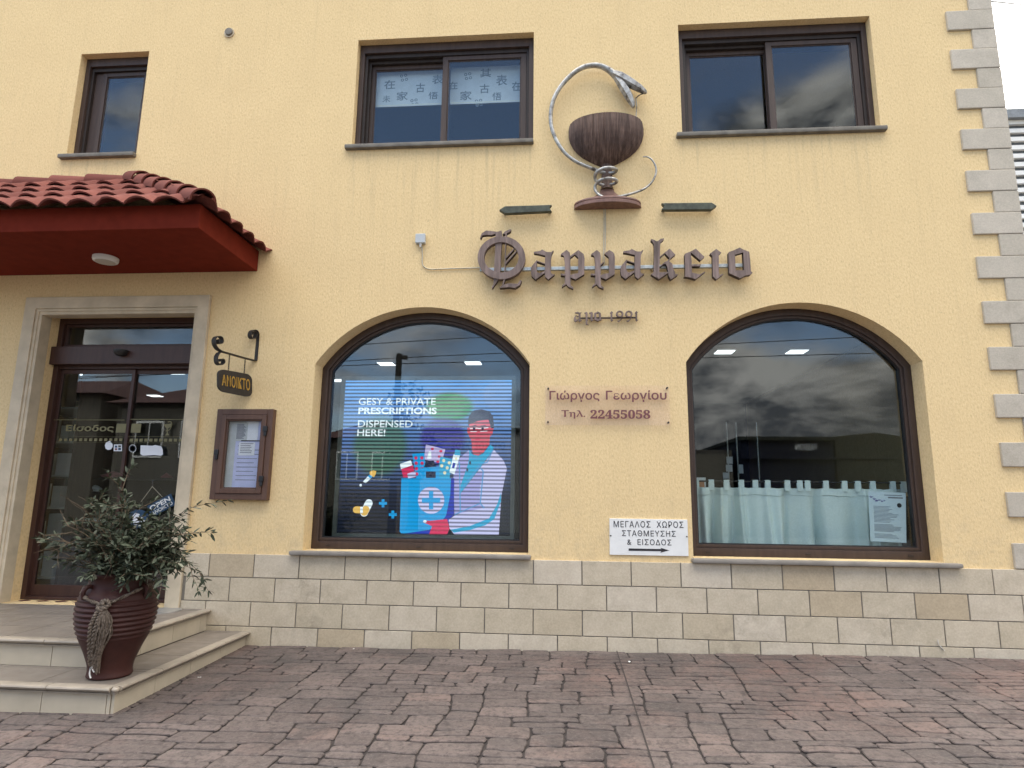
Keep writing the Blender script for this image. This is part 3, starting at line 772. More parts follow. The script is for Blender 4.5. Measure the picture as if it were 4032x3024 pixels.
GL_p2 = [[(x-1001, y) for x, y in GL_p[0]],
         [(580, 322), (735, 200), (860, 270), (905, 340), (925, 430), (720, 440), (600, 335)],
         [(720, 425), (918, 395), (922, 480), (915, 1000), (735, 1105)],
         [(x-1001, y) for x, y in GL_p[3]],
         [(440, 690), (545, 585), (568, 610), (440, 735)], [(x-1008, y) for x, y in GL_p[4]]]
GL_k = [[(195, 180), (215, 165), (300, 200), (370, 243), (420, 236), (510, 165), (620, 148), (615, 195), (510, 285), (495, 400), (470, 1250), (480, 1400), (450, 1492), (190, 1332), (280, 1262), (300, 700), (290, 350), (250, 270), (190, 220)],
        [(485, 745), (790, 495), (805, 520), (640, 650), (485, 790)],
        [(735, 545), (805, 490), (992, 692), (815, 822), (655, 650)],
        [(800, 800), (835, 812), (790, 905), (738, 885)],
        [(485, 1062), (640, 930), (700, 905), (690, 1000), (610, 1000), (485, 1100)],
        [(640, 945), (745, 880), (885, 985), (930, 1180), (970, 1250), (985, 1330), (1075, 1328), (1060, 1360), (838, 1508), (765, 1385), (745, 1235), (718, 1090)],
        [(465, 1270), (755, 1258), (740, 1300), (448, 1494), (370, 1420)]]
GL_e = [[(1290, 680), (1310, 650), (1500, 575), (1502, 700), (1522, 900), (1535, 1290), (1600, 1405), (1305, 1400), (1312, 1100)],
        [(1480, 585), (1660, 488), (1942, 760), (1812, 882), (1495, 615)],
        [(1515, 1008), (1830, 1003), (1800, 1070), (1515, 1070)],
        [(1278, 1392), (1300, 1368), (1520, 1265), (1780, 1340), (1940, 1240), (1967, 1256), (1650, 1492), (1420, 1425), (1280, 1412)]]
GL_i = [[(350, 470), (590, 288), (787, 435), (692, 520), (690, 1210), (722, 1260), (705, 1305), (850, 1245), (862, 1272), (590, 1473), (460, 1345), (440, 560), (372, 500)]]
GL_o = [[(1068, 412), (1310, 330), (1312, 540), (1345, 1255), (1290, 1292), (1080, 1235), (1050, 450)],
        [(1240, 355), (1490, 238), (1640, 320), (1852, 398), (1862, 445), (1630, 430), (1305, 525)],
        [(1620, 408), (1855, 405), (1890, 700), (1920, 1150), (1987, 1210), (1920, 1272), (1650, 1142)],
        [(1082, 1233), (1335, 1190), (1345, 1112), (1650, 1118), (1960, 1225), (1900, 1290), (1700, 1325), (1510, 1432)]]
def ell(cx_, cy_, rx, ry, n=40): return [(cx_+rx*math.cos(2*math.pi*k/n), cy_+ry*math.sin(2*math.pi*k/n)) for k in range(n)]
GL_phi = [[(540, 190), (600, 185), (660, 165), (682, 165), (688, 420), (668, 700), (658, 1060), (642, 1180), (680, 1210), (620, 1290), (460, 1522), (448, 1490), (490, 1420), (502, 1100), (532, 600)],
          [(175, 345), (215, 230), (320, 163), (420, 170), (548, 188), (548, 240), (440, 270), (330, 265), (230, 280), (200, 350)],
          [(700, 255), (770, 180), (880, 133), (905, 140), (892, 182), (785, 245)],
          [(772, 240), (802, 240), (782, 600), (770, 1060), (768, 1300), (735, 1300), (748, 1040), (760, 600)],
          [(785, 775), (960, 590), (985, 600), (785, 820)], [(775, 910), (1010, 648), (1035, 660), (775, 958)],
          [(630, 1500), (700, 1440), (860, 1398), (1060, 1410), (1115, 1328), (1152, 1340), (1110, 1440), (1000, 1512), (860, 1492), (640, 1510)], [(735, 1300), (768, 1300), (730, 1430), (690, 1450)]]
sg = thing('letter_sign', 'large blackletter wooden shop name of brown letters on a metal rail', 'sign', tuple(W(2400, 1054)))
def letter(name, polys, cr, parent, yf=YF, th=0.050, scale=None, mat=None, ring=None):
    mm = MB()
    for k, pl_ in enumerate(polys):
        y0 = yf-0.0016*k
        P_ = [W(*cr(p), yf) for p in pl_]
        P2 = [(p.x, p.z) for p in P_]
        mm.prism(P2, lambda p: (p[0], y0, p[1]), lambda p: (p[0], yf+th+0.0007*k, p[1]), 0, 1)
    if ring:
        o_ = [W(*cr(p), yf) for p in ring[0]]; i_ = [W(*cr(p), yf) for p in ring[1]]
        mm.ring_xz([(p.x, p.z) for p in o_], [(p.x, p.z) for p in i_], yf-0.0141, yf+th)
    return mm.build(name, [mat or M_signwood, M_signedge], parent, bevel=0.0016)
letter('letter_phi', GL_phi, cA, sg, ring=(ell(680, 808, 556, 502), ell(678, 800, 402, 352)))
letter('letter_alpha', GL_a, cB, sg); letter('letter_rho', GL_p, cB, sg); letter('letter_mu', GL_p2, cC, sg)
letter('letter_alpha', GL_a, crop(2070+353.3, 960-2.4, 8.296), sg)
letter('letter_kappa', GL_k, cD, sg); letter('letter_epsilon', GL_e, cD, sg); letter('letter_iota', GL_i, cE, sg); letter('letter_omicron', GL_o, cE, sg)
m = MB(); r0 = W(1890, 1047, -0.06); r1_ = W(2945, 1046, -0.06)
zr = W(2400, 1054, -0.06).z
m.box(r0.x, r1_.x, -0.070, -0.035, zr-0.018, zr+0.018); m.build('mounting_rail', M_alu, sg, bevel=0.003)
for k in range(7):
    m = MB(); x = r0.x+0.15+k*(r1_.x-r0.x-0.3)/6; m.tube([(x, 0.0, zr), (x, -0.04, zr)], 0.008, 8); m.build('rail_bracket', M_iron, sg)
# small sign below
s2 = thing('small_letter_sign', 'small blackletter sign with a founding year on a thin brown bar', 'sign', tuple(W(2395, 1250)))
sc = 7.373
cS = lambda p: (2240+p[0]/sc, 1210+p[1]/sc)
def rescale(polys, src, dst):
    xs = [p[0] for l in polys for p in l]; ys = [p[1] for l in polys for p in l]
    x0, x1, y0, y1 = min(xs), max(xs), min(ys), max(ys)
    return [[(dst[0]+(p[0]-x0)/(x1-x0)*(dst[1]-dst[0]), dst[2]+(p[1]-y0)/(y1-y0)*(dst[3]-dst[2])) for p in l] for l in polys]
I2 = [[(350, 400), (590, 288), (700, 400), (690, 1210), (770, 1330), (590, 1473), (480, 1345), (470, 520), (372, 480)]]
letter('letter_alpha', rescale(GL_a, None, (145, 375, 125, 425)), cS, s2, -0.045, 0.018)
letter('letter_mu', rescale(I2, None, (450, 565, 130, 405))+rescale(I2, None, (585, 720, 130, 405))+[[(490, 380), (535, 370), (540, 480), (580, 515), (490, 500)]], cS, s2, -0.045, 0.018)
letter('letter_omicron', rescale(GL_o, None, (735, 955, 120, 410)), cS, s2, -0.045, 0.018)
letter('digit_one', rescale(GL_i, None, (1190, 1300, 110, 410)), cS, s2, -0.045, 0.018)
for ox in (1475, 1740):
    mm_ring = (ell(ox, 200, 108, 95, 24), ell(ox, 200, 58, 66, 24))
    letter('digit_nine', [[(ox+70, 215), (ox+108, 195), (ox+70, 330), (ox-20, 425), (ox-75, 385), (ox-20, 380), (ox+40, 330)]], cS, s2, -0.045, 0.018, ring=mm_ring)
letter('digit_one', rescale(GL_i, None, (1915, 2020, 105, 410)), cS, s2, -0.045, 0.018)
m = MB(); a = W(*cS((300, 318)), -0.03); b_ = W(*cS((1960, 312)), -0.03); m.box(a.x, b_.x, -0.036, -0.022, a.z-0.007, a.z+0.007); m.build('mounting_bar', M_signedge, s2)

# bowl with snake
cW = lambda x, y, yy=0.0: W(2000+x/2.37, 200+y/2.37, yy)
ax = cW(914, 800).x
def zc(y, yy=0.0): return cW(914, y, yy).z
kpx = (cW(1014, 800).x-cW(914, 800).x)/100
bowl = thing('bowl_emblem', 'brown ribbed wooden chalice mounted on the wall above the shop name', 'emblem', (ax, 0, zc(1480)))
SYB = 0.64
prof = [(338, 700), (346, 755), (345, 810), (332, 862), (306, 912), (268, 958), (218, 1000), (156, 1036), (95, 1066), (52, 1084)]
pr = [(r*kpx, zc(y)-zc(1480)) for r, y in prof]
m = MB()
n = 72
pr_in = [(r*0.93, z_+0.004) for r, z_ in pr]
def rib_lathe(mb, prof_, a0, a1, n, amp):
    vs = []; k = len(prof_)
    for i in range(n+1):
        a = a0+(a1-a0)*i/n; f_ = 1+amp*(1 if i % 2 else -1)*(0.5+((i*7919) % 13)/9)
        for r, z_ in prof_: vs.append((ax+r*f_*math.cos(a), r*f_*math.sin(a)*SYB*-1, zc(1480)+z_))
    mb.add(vs, [(i*k+q_, (i+1)*k+q_, (i+1)*k+q_+1, i*k+q_+1) for i in range(n) for q_ in range(k-1)])
rib_lathe(m, pr, 0, math.pi, 132, 0.010)
rib_lathe(m, [pr_in[0], (0.0, pr_in[0][1]-0.02)], 0, math.pi, 24, 0)
rib_lathe(m, [pr[0], pr_in[0]], 0, math.pi, 132, 0.0)
m.build('bowl', M_bowl, bowl, smooth=None, recalc=True)
M_bowlred = wood_like('reddish_turned_wood', (0.13, 0.068, 0.055), (0.24, 0.135, 0.11), 0.55, (1, 1, .3), 18)
m = MB()
def half_lathe(mb, prof_, sy, n=40):
    vs = []; k = len(prof_)
    for i in range(n+1):
        a = math.pi*i/n
        for r, y in prof_: vs.append((ax+3*kpx+r*kpx*math.cos(a), -r*kpx*math.sin(a)*sy-0.001, zc(y)))
    mb.add(vs, [(i*k+q_, (i+1)*k+q_, (i+1)*k+q_+1, i*k+q_+1) for i in range(n) for q_ in range(k-1)])
half_lathe(m, [(0, 1062), (40, 1062), (52, 1072), (54, 1084), (48, 1096), (48, 1150), (52, 1180), (48, 1240), (52, 1268), (56, 1290), (62, 1300)], 0.9)
m.build('stem', M_bowl, bowl, smooth=40)
m = MB()
half_lathe(m, [(60, 1298), (70, 1325), (100, 1352), (150, 1380), (215, 1402), (285, 1420), (303, 1428), (306, 1440), (296, 1446), (306, 1452), (306, 1478), (250, 1480), (0, 1480)], 0.5)
m.build('foot', M_bowlred, bowl, smooth=30)
snake = thing('snake_emblem', 'silver metal snake coiled round the stem of the wooden bowl, jaws open over it', 'emblem', (ax, 0, zc(1370)))
sp = [(1260, 990, 5, .05), (1308, 992, 7, .05), (1350, 1025, 8, .05), (1380, 1085, 9, .05), (1380, 1150, 9, .05), (1345, 1222, 10, .05), (1285, 1280, 11, .06), (1200, 1318, 12, .07), (1110, 1345, 12, .09), (1030, 1362, 13, .10),
      (930, 1372, 13, .125), (862, 1352, 14, .11), (815, 1300, 15, .07), (822, 1245, 15, .085), (865, 1208, 16, .14), (925, 1192, 16, .155), (990, 1196, 16, .14), (1018, 1218, 16, .09), (985, 1243, 15, .045),
      (900, 1255, 15, .03), (830, 1225, 15, .05), (812, 1170, 16, .085), (838, 1125, 16, .13), (900, 1095, 17, .16), (965, 1092, 17, .155), (1012, 1110, 17, .10), (985, 1138, 17, .045), (910, 1140, 17, .03), (835, 1118, 18, .05), (750, 1085, 18, .07), (630, 1030, 18, .075),
      (530, 950, 18, .075), (450, 830, 19, .075), (405, 700, 19, .075), (402, 560, 20, .075), (436, 430, 21, .08), (510, 310, 22, .085), (610, 210, 24, .09), (700, 155, 25, .09), (800, 135, 26, .09), (880, 148, 28, .09), (950, 185, 31, .09), (1005, 232, 38, .09)]
pts = [cW(x, y, -d) for x, y, r, d in sp]
m = MB(); m.tube(smooth_path(pts, 6), lerp_list([s_[2]*kpx*0.98 for s_ in sp], 6), 12); m.build('body', M_silver, snake, smooth=60)
m = MB(); up_ = [(985, 215, 36), (1045, 246, 50), (1105, 280, 50), (1175, 320, 44), (1235, 355, 36), (1280, 386, 24), (1294, 396, 9)]
m.tube([cW(x, y, -.095) for x, y, r in up_], [r*kpx for x, y, r in up_], 6, flat=1.15); m.build('upper_jaw', M_silver, snake, bevel=0.002)
m = MB(); lo_ = [(1005, 245, 28), (1055, 310, 40), (1095, 370, 44), (1130, 430, 42), (1160, 490, 30), (1172, 528, 18)]
m.tube([cW(x, y, -.097) for x, y, r in lo_], [r*kpx for x, y, r in lo_], 6, flat=1.1); m.build('lower_jaw', M_silver, snake, bevel=0.002)
m = MB(); m.tube(smooth_path([cW(1262, 400, -.095), cW(1225, 415, -.095), cW(1198, 440, -.095)], 5), 0.006, 6); m.build('fang', M_iron, snake, smooth=60)
m = MB(); m.tube(smooth_path([cW(1192, 440, -.095), cW(1202, 520, -.095), cW(1196, 600, -.095), cW(1200, 680, -.09)], 5), 0.005, 6); m.build('venom_rod', M_silver, snake, smooth=60)

# two arrow bars
cR = lambda x, y, yy=-0.1: W(1600+x/1.5255, 780+y/1.5255, yy)
for (pl_, lab) in (([(557, 70), (592, 48), (874, 39), (858, 58), (874, 78), (592, 92)], 'dark green arrow-shaped bar pointing away from the chalice, on its left side'),
                   ([(1866, 46), (1835, 26), (1533, 29), (1550, 48), (1533, 70), (1835, 68)], 'dark green arrow-shaped bar pointing away from the chalice, on its right side')):
    P_ = [cR(*p) for p in pl_]; cc = sum((Vector(p) for p in P_), Vector())/6; cc.y = 0
    m = MB(); m.prism([(p.x, p.z) for p in P_], lambda p: (p[0], -0.100, p[1]), lambda p: (p[0], -0.045, p[1]))
    m.box(cc.x-.25, cc.x-.22, -0.046, 0.0, cc.z-.012, cc.z+.012); m.box(cc.x+.22, cc.x+.25, -0.046, 0.0, cc.z-.012, cc.z+.012)
    o = m.build('arrow_bar', M_green, loc=cc, bevel=0.006); tag(o, lab, 'wall ornament', 'arrow bars beside the chalice')

# junction box + cable
jb = thing('junction_box', 'small grey junction box on the wall left of the shop name, thin cable below', 'junction box', (-1.487, 0, 4.22))
m = MB(); m.box(-1.540, -1.436, -0.05, 0.0, 4.226, 4.328); m.build('housing', M_greybox, jb, bevel=0.006)
m = MB(); m.tube([(-1.487, -0.025, 4.226), (-1.487, -0.025, 4.205)], 0.014, 10); m.tube([(-1.487, -0.025, 4.205), (-1.487, -0.025, 4.188)], 0.010, 10); m.build('gland', M_white, jb, smooth=40)
m = MB()
pp = [W(1600+x/1.5255, 780+y/1.5255, -0.012) for x, y in ((93, 290), (97, 345), (96, 385), (106, 412), (145, 427), (250, 424), (430, 419), (470, 417))]
m.tube(smooth_path(pp, 5), 0.0065, 6); m.build('cable', M_cable, jb, smooth=60)
m = MB()
for dx in (0, 9): m.tube(smooth_path([W(1600+(x+dx)/1.5255, 780+y/1.5255, -0.012) for x, y in ((1187, 66), (1188, 160), (1187, 235), (1184, 330), (1180, 400))], 5), 0.0045, 6)
tag(m.build('cable', M_cable, loc=W(2378, 1040)), 'pair of thin cables running down the wall from the chalice foot', 'cable')
# round vent
vt = thing('wall_vent', 'small round vent cap high on the wall right of the small window', 'vent', (-3.852, 0, 6.881))
m = MB(); n = 24
for (r0_, r1__, y0, y1) in ((0.061, 0.045, -0.012, 0.0),):
    m.ring_xz([(-3.852+r0_*math.cos(2*math.pi*k/n), 6.881+r0_*math.sin(2*math.pi*k/n)) for k in range(n)], [(-3.852+r1__*math.cos(2*math.pi*k/n), 6.881+r1__*math.sin(2*math.pi*k/n)) for k in range(n)], y0, y1)
m.build('collar', M_trimstone, vt, smooth=40)
m = MB(); m.prism([(-3.85+.044*math.cos(2*math.pi*k/n), 6.885+.044*math.sin(2*math.pi*k/n)) for k in range(n)], lambda p: (p[0], -0.03, p[1]), lambda p: (p[0], 0.0, p[1])); m.build('cap', M_sillgrey, vt, bevel=0.006, smooth=40)
# canopy lamp
cl = thing('canopy_lamp', 'round opal ceiling lamp on the red underside of the door canopy', 'lamp', (-4.635, -0.465, CZ0))
m = MB(); m.lathe([(0.0, -0.048), (0.098, -0.048), (0.112, -0.040), (0.118, -0.024), (0.118, -0.0005)], (-4.635, -0.465, CZ0), 32); m.build('rim', M_white, cl, smooth=40)
m = MB(); m.lathe([(0.0, -0.056), (0.07, -0.054), (0.092, -0.049)], (-4.635, -0.465, CZ0), 32); m.build('diffuser', M_lampoff, cl, smooth=60)

# acrylic name plate
cN = lambda x, y, yy=0.0: W(2050+x/2.074, 1450+y/2.074, yy)
npl = thing('name_plate', 'clear acrylic plate with plum Greek name and telephone number between the arched windows', 'sign', (0.447, 0, 2.3))
m = MB(); a = cN(200, 142, -.03); b_ = cN(1222, 466, -.03); m.box(a.x, b_.x, -0.030, -0.024, b_.z, a.z); m.build('plate', M_acrylic, npl)
def wall_text(mb, s_, cr, x0, x1, y0, y1, yy, d=0.003, bold=0.0, space=1.0):
    p0 = cr(x0, y1, yy); p1 = cr(x1, y0, yy); mb.text(s_, on_wall(p0.x, p1.x, p0.z, p1.z, yy, d), d, bold, space=space)
m = MB(); wall_text(m, 'Γιώργος', cN, 235, 645, 182, 276, -.031, bold=0.017); m.build('name_lettering', M_plum, npl); m = MB(); wall_text(m, 'Γεωργίου', cN, 697, 1190, 180, 276, -.031, bold=0.017); m.build('name_lettering', M_plum, npl)
m = MB(); wall_text(m, '\U0001D6D5\U0001D6C8\U0001D6CC.'.replace('\U0001D6D5', 'Τ') if False else '\U0001D6BB\U0001D6C8\U0001D6CC.', cN, 333, 527, 342, 412, -.031, bold=0.012); m.build('number_lettering', M_plum, npl); m = MB(); wall_text(m, ''.join(chr(0x1D7CE+int(k)) for k in '22455058'), cN, 570, 1058, 340, 412, -.031, bold=0.012); m.build('number_lettering', M_plum, npl)
for (x, y) in ((225, 165), (1197, 160), (223, 438), (1208, 442)):
    m = MB(); p = cN(x, y, -.03); m.tube([(p.x, 0, p.z), (p.x, -0.034, p.z)], 0.009, 12); m.build('screw', M_iron, npl)
# parking sign
ps = thing('parking_sign', 'white sign with black Greek lettering and a right-pointing arrow beside the window', 'sign', (0.813, 0, 1.075))
m = MB()
q4 = [cN(725, 1226, -.012), cN(1362, 1237, -.012), cN(1372, 1535, -.012), cN(728, 1523, -.012)]
m.prism([(p.x, p.z) for p in q4], lambda p: (p[0], -0.013, p[1]), lambda p: (p[0], -0.0005, p[1])); m.build('board', M_white, ps, bevel=0.002)
m = MB()
def tilt_text(mb, s_, x0, x1, y0, y1, sk, space=1.0, bold=0.004):
    p0 = cN(x0, y1, -.014); p1 = cN(x1, y0, -.014); dz = cN(x1, y1+sk, -.014).z-p0.z+0.0
    dz2 = (cN(x1, y1, -.014).z-p0.z)
    mb.text(s_, lambda u, v, w: (p0.x+(p1.x-p0.x)*u, -0.0138-0.001*w, p0.z+(cN(x0, y0, -.014).z-p0.z)*v+dz*u), 0.001, bold, space=space)
tilt_text(m, 'ΜΕΓΑΛΟΣ  ΧΩΡΟΣ', 760, 1328, 1246, 1298, 6, 1.15); m.build('lettering_line', M_ink, ps); m = MB(); tilt_text(m, 'ΣΤΑΘΜΕΥΣΗΣ', 828, 1265, 1322, 1370, 6, 1.15); m.build('lettering_line', M_ink, ps); m = MB(); tilt_text(m, '&  ΕΙΣΟΔΟΣ', 870, 1230, 1394, 1442, 5, 1.15)
m.build('lettering_line', M_ink, ps)
m = MB(); P_ = [cN(x, y, -.014) for x, y in ((882, 1471), (1150, 1476), (1140, 1466), (1215, 1487), (1140, 1506), (1150, 1494), (882, 1490))]
m.prism([(p.x, p.z) for p in P_], lambda p: (p[0], -0.0148, p[1]), lambda p: (p[0], -0.0138, p[1])); m.build('arrow', M_ink, ps)
for (x, y) in ((736, 1367), (1357, 1375)):
    m = MB(); p = cN(x, y, -.013); m.tube([(p.x, -.005, p.z), (p.x, -0.017, p.z)], 0.007, 10); m.build('screw', M_iron, ps)

# hanging open sign on a scroll bracket
cH = lambda p: (750+p[0]/2.075, 1250+p[1]/2.075)
pa = W(*cH((530, 355))); zarm = pa.z
pb = G(*cH((240, 275)), zarm); dirh = (pb-pa).normalized(); LA = (pb-pa).length
def HP(x, y):
    """pixel of the photograph -> point of the vertical plane that holds bracket and sign"""
    px, py = cH((x, y)); d = _r*((px-2016)/F_PX)+_u*(-(py-1512)/F_PX)+_f
    nrm = Vector((dirh.y, -dirh.x, 0)); o_ = Vector((0, CAM_Y, CAM_Z)); t = (pa-o_).dot(nrm)/d.dot(nrm); return o_+d*t
perp = Vector((-dirh.y, dirh.x, 0))
hb = thing('sign_bracket', 'black wrought iron scroll bracket fixed to the wall right of the door', 'bracket', tuple(pa))
def strap(pts, w, th, name):
    pts = smooth_path(pts, 6); mm = MB(); vs = []
    for i, p in enumerate(pts):
        t = (pts[min(i+1, len(pts)-1)]-pts[max(i-1, 0)]).normalized(); nn = perp.cross(t).normalized()
        for sx_, sy_ in ((-1, -1), (1, -1), (1, 1), (-1, 1)): vs.append(p+perp*(w*sx_/2)+nn*(th*sy_/2))
    k = len(pts); fs = [(i*4+q_, i*4+(q_+1) % 4, i*4+4+(q_+1) % 4, i*4+4+q_) for i in range(k-1) for q_ in range(4)]+[(3, 2, 1, 0), tuple((k-1)*4+q_ for q_ in range(4))]
    mm.add(vs, fs); mm.build(name, M_iron, hb, smooth=35)
SW = 0.052
strap([HP(495, 140), HP(512, 118), HP(530, 130), HP(525, 165), HP(500, 172), HP(484, 150), HP(490, 118), HP(515, 103), HP(540, 118), HP(546, 160), HP(538, 260), HP(530, 352)], SW, 0.007, 'wall_strap')
strap([HP(530, 354), HP(440, 332), HP(340, 303), HP(250, 278)], SW, 0.008, 'arm')
strap([HP(250, 278), HP(215, 255), HP(192, 215), HP(193, 175), HP(218, 155), HP(248, 165), HP(254, 200), HP(236, 215), HP(218, 200), HP(225, 180)], SW, 0.007, 'scroll')
strap([HP(252, 280), HP(224, 295), HP(208, 330), HP(214, 372), HP(240, 388), HP(266, 370), HP(262, 345), HP(240, 342), HP(232, 360)], SW, 0.007, 'scroll')
hs = thing('hanging_sign', 'dark rounded hanging sign with gold Greek letters under the iron bracket', 'sign', tuple(HP(360, 648)))
TL, TR, BL, BR = HP(222, 418), HP(497, 468), HP(222, 600), HP(497, 655)
def HQ(u, v, w=0.0): return (TL*(1-u)+TR*u)*v+(BL*(1-u)+BR*u)*(1-v)+perp*w
camside = 1.0 if perp.dot(Vector((0, CAM_Y, CAM_Z))-pa) > 0 else -1.0
oval = []
for cu, cv, a0 in ((0.82, 0.74, 0), (0.18, 0.74, 90), (0.18, 0.26, 180), (0.82, 0.26, 270)):
    for k in range(7):
        a = rad(a0+15*k); oval.append((cu+0.18*math.cos(a), cv+0.26*math.sin(a)))
m = MB(); m.prism(oval, lambda p: HQ(p[0], p[1], camside*0.012), lambda p: HQ(p[0], p[1], -camside*0.012)); m.build('board', M_iron, hs, bevel=0.002)
m = MB(); m.text('ΑΝΟΙΚΤΟ', lambda u, v, w: HQ(0.09+0.83*u, 0.27+0.50*v, camside*(0.0125+0.004*w)), 0.004, 0.010, space=1.08); m.build('lettering', M_gold, hs)
for (x0, y0, x1, y1) in ((320, 303, 310, 428), (447, 345, 438, 462)):
    m = MB(); a, b_ = HP(x0, y0), HP(x1, y1)
    for k in range(9):
        p = a+(b_-a)*((k+.5)/9); L2 = (b_-a).length/9*0.72
        axx = perp if k % 2 else dirh
        m.tube([p+axx*(0.006*math.cos(q_*math.pi/4))+Vector((0, 0, 1))*(L2*math.sin(q_*math.pi/4)) for q_ in range(9)], 0.0025, 5)
    m.build('chain', M_iron, hs)

# notice case
nc = thing('notice_case', 'brown framed glass notice case holding pinned papers below the hanging sign', 'notice case', (-3.22, 0, 1.543))
X0, X1, Z0, Z1 = -3.520, -2.925, 1.543, 2.455
m = MB(); rect_ring(m, X0, X1, Z0, Z1, 0.060, -0.072, -0.0005, 0); m.box(X0+.06, X1-.06, -0.012, -0.0005, Z0+.06, Z1-.06); m.build('frame', M_case, nc, bevel=0.006)
m = MB(); rect_ring(m, X0+.062, X1-.062, Z0+.062, Z1-.062, 0.048, -0.084, -0.030, 0); rect_ring(m, X0+.111, X1-.111, Z0+.111, Z1-.111, 0.012, -0.070, -0.032, 0); m.build('door_frame', M_case, nc, bevel=0.005)
m = MB(); m.box(X0+.112, X1-.112, -0.058, -0.054, Z0+.112, Z1-.112); m.build('pane', M_caseglass, nc)
m = MB(); m.box(X0+.1, X1-.1, -0.018, -0.0125, Z0+.1, Z1-.1); m.build('back_board', M_papergrey, nc)
for (x, z0, nm) in ((X1-.066, 2.245, 'hinge'), (X1-.066, 1.745, 'hinge'), (X0+.04, 2.005, 'handle')):
    m = MB(); m.box(x-.022, x+.022, -0.096, -0.070, z0-.02, z0+.035); m.box(x-.012, x+.016, -0.094, -0.072, z0-.065, z0-.021); m.build(nm, M_black, nc, bevel=0.005)
def sheet(px0, px1, py0, py1, y, mat, name, lines=0, label=None):
    mm = MB(); a = W(*cH((px0, py0)), y); b2 = W(*cH((px1, py1)), y); mm.box(a.x, b2.x, y, y+0.0015, b2.z, a.z)
    mats = [mat, M_inkgrey]
    r_ = random.Random(px0)
    for k in range(lines):
        zz = a.z-(a.z-b2.z)*(0.10+0.82*k/lines); mm.box(a.x+(b2.x-a.x)*.1, a.x+(b2.x-a.x)*r_.uniform(.6, .92), y-0.0012, y-0.0002, zz-.0035, zz+.0035, 1)
    o = mm.build(name, mats, nc)
    return o
sheet(330, 420, 870, 1100, -.0205, M_papergrey, 'paper'); sheet(375, 460, 858, 1010, -.0230, M_papergrey, 'paper', 16); sheet(458, 545, 850, 1005, -.0225, M_paper, 'paper')
sheet(312, 560, 1120, 1395, -.0190, M_papergrey, 'paper'); sheet(370, 575, 1010, 1395, -.0215, M_lilac, 'paper', 9); sheet(398, 520, 1020, 1128, -.0245, M_paper, 'paper', 6); sheet(545, 590, 850, 1005, -.0205, M_lilac, 'paper')
m = MB(); a = W(*cH((415, 1006)), -.025); b_ = W(*cH((590, 1010)), -.025); m.box(a.x, b_.x, -0.027, -0.0185, a.z-.006, a.z+.004); m.build('shelf_strip', M_black, nc)
# ------------------------------------------------------------------ LED screen in the left arched window
YS = 0.50
SC = lambda x, y, d=0.0: W(1300+x/2.552, 1480+y/2.552, YS-d)
scr = thing('advert_screen', 'large lit advert screen with a drawn pharmacist in the left arched window', 'screen', (-1.45, YS, 1.2))
tl, br = W(1300+150/2.552, 1480+45/2.552, YS), W(1300+1835/2.552, 1480+1600/2.552, YS)
sx0, sx1, sz0, sz1 = -2.395, -0.545, 1.205, 2.852
m = MB(); rect_ring(m, sx0-.045, sx1+.045, sz0-.045, sz1+.045, 0.044, YS-0.02, YS+0.07); m.box(sx0-.0005, sx1+.0005, YS+0.02, YS+0.07, sz0-.0005, sz1+.0005); m.build('bezel', simple('grey_screen_bezel', (0.13, 0.14, 0.13), 0.5), scr)
ES = 0.82
def led_mat(name, colr, stripe=0.55, k=1.0):
    m_ = bpy.data.materials.new(name); m_.use_nodes = True; t = m_.node_tree; n_ = t.nodes; b2 = n_['Principled BSDF']
    b2.inputs['Base Color'].default_value = (0.01, 0.01, 0.012, 1); b2.inputs['Roughness'].default_value = 0.5
    b2.inputs['Specular IOR Level'].default_value = 0.2
    co = n_.new('ShaderNodeTexCoord'); sp_ = n_.new('ShaderNodeSeparateXYZ'); t.links.new(co.outputs['Object'], sp_.inputs[0])
    def mth(op, a, b_=0.0):
        q_ = n_.new('ShaderNodeMath'); q_.operation = op
        for i, v in enumerate((a, b_)):
            if isinstance(v, (int, float)): q_.inputs[i].default_value = v
            else: t.links.new(v, q_.inputs[i])
        return q_.outputs[0]
    # rows of diodes: the refresh leaves dark rows between the lit ones
    s_ = mth('SINE', mth('MULTIPLY', sp_.outputs[2], 2*math.pi/0.0405))
    s_ = mth('MULTIPLY_ADD', s_, 0.5); n_[-1] if False else None
    add = n_.new('ShaderNodeMath'); add.operation = 'ADD'; t.links.new(s_, add.inputs[0]); add.inputs[1].default_value = 0.5
    st_ = mth('SUBTRACT', 1.0, mth('MULTIPLY', mth('POWER', add.outputs[0], 1.6), stripe))
    if callable(colr): csock = colr(t, n_, sp_, mth)
    else:
        rgb = n_.new('ShaderNodeRGB'); rgb.outputs[0].default_value = (*colr, 1); csock = rgb.outputs[0]
    t.links.new(csock, b2.inputs['Emission Color']); t.links.new(mth('MULTIPLY', st_, ES*k), b2.inputs['Emission Strength'])
    return m_
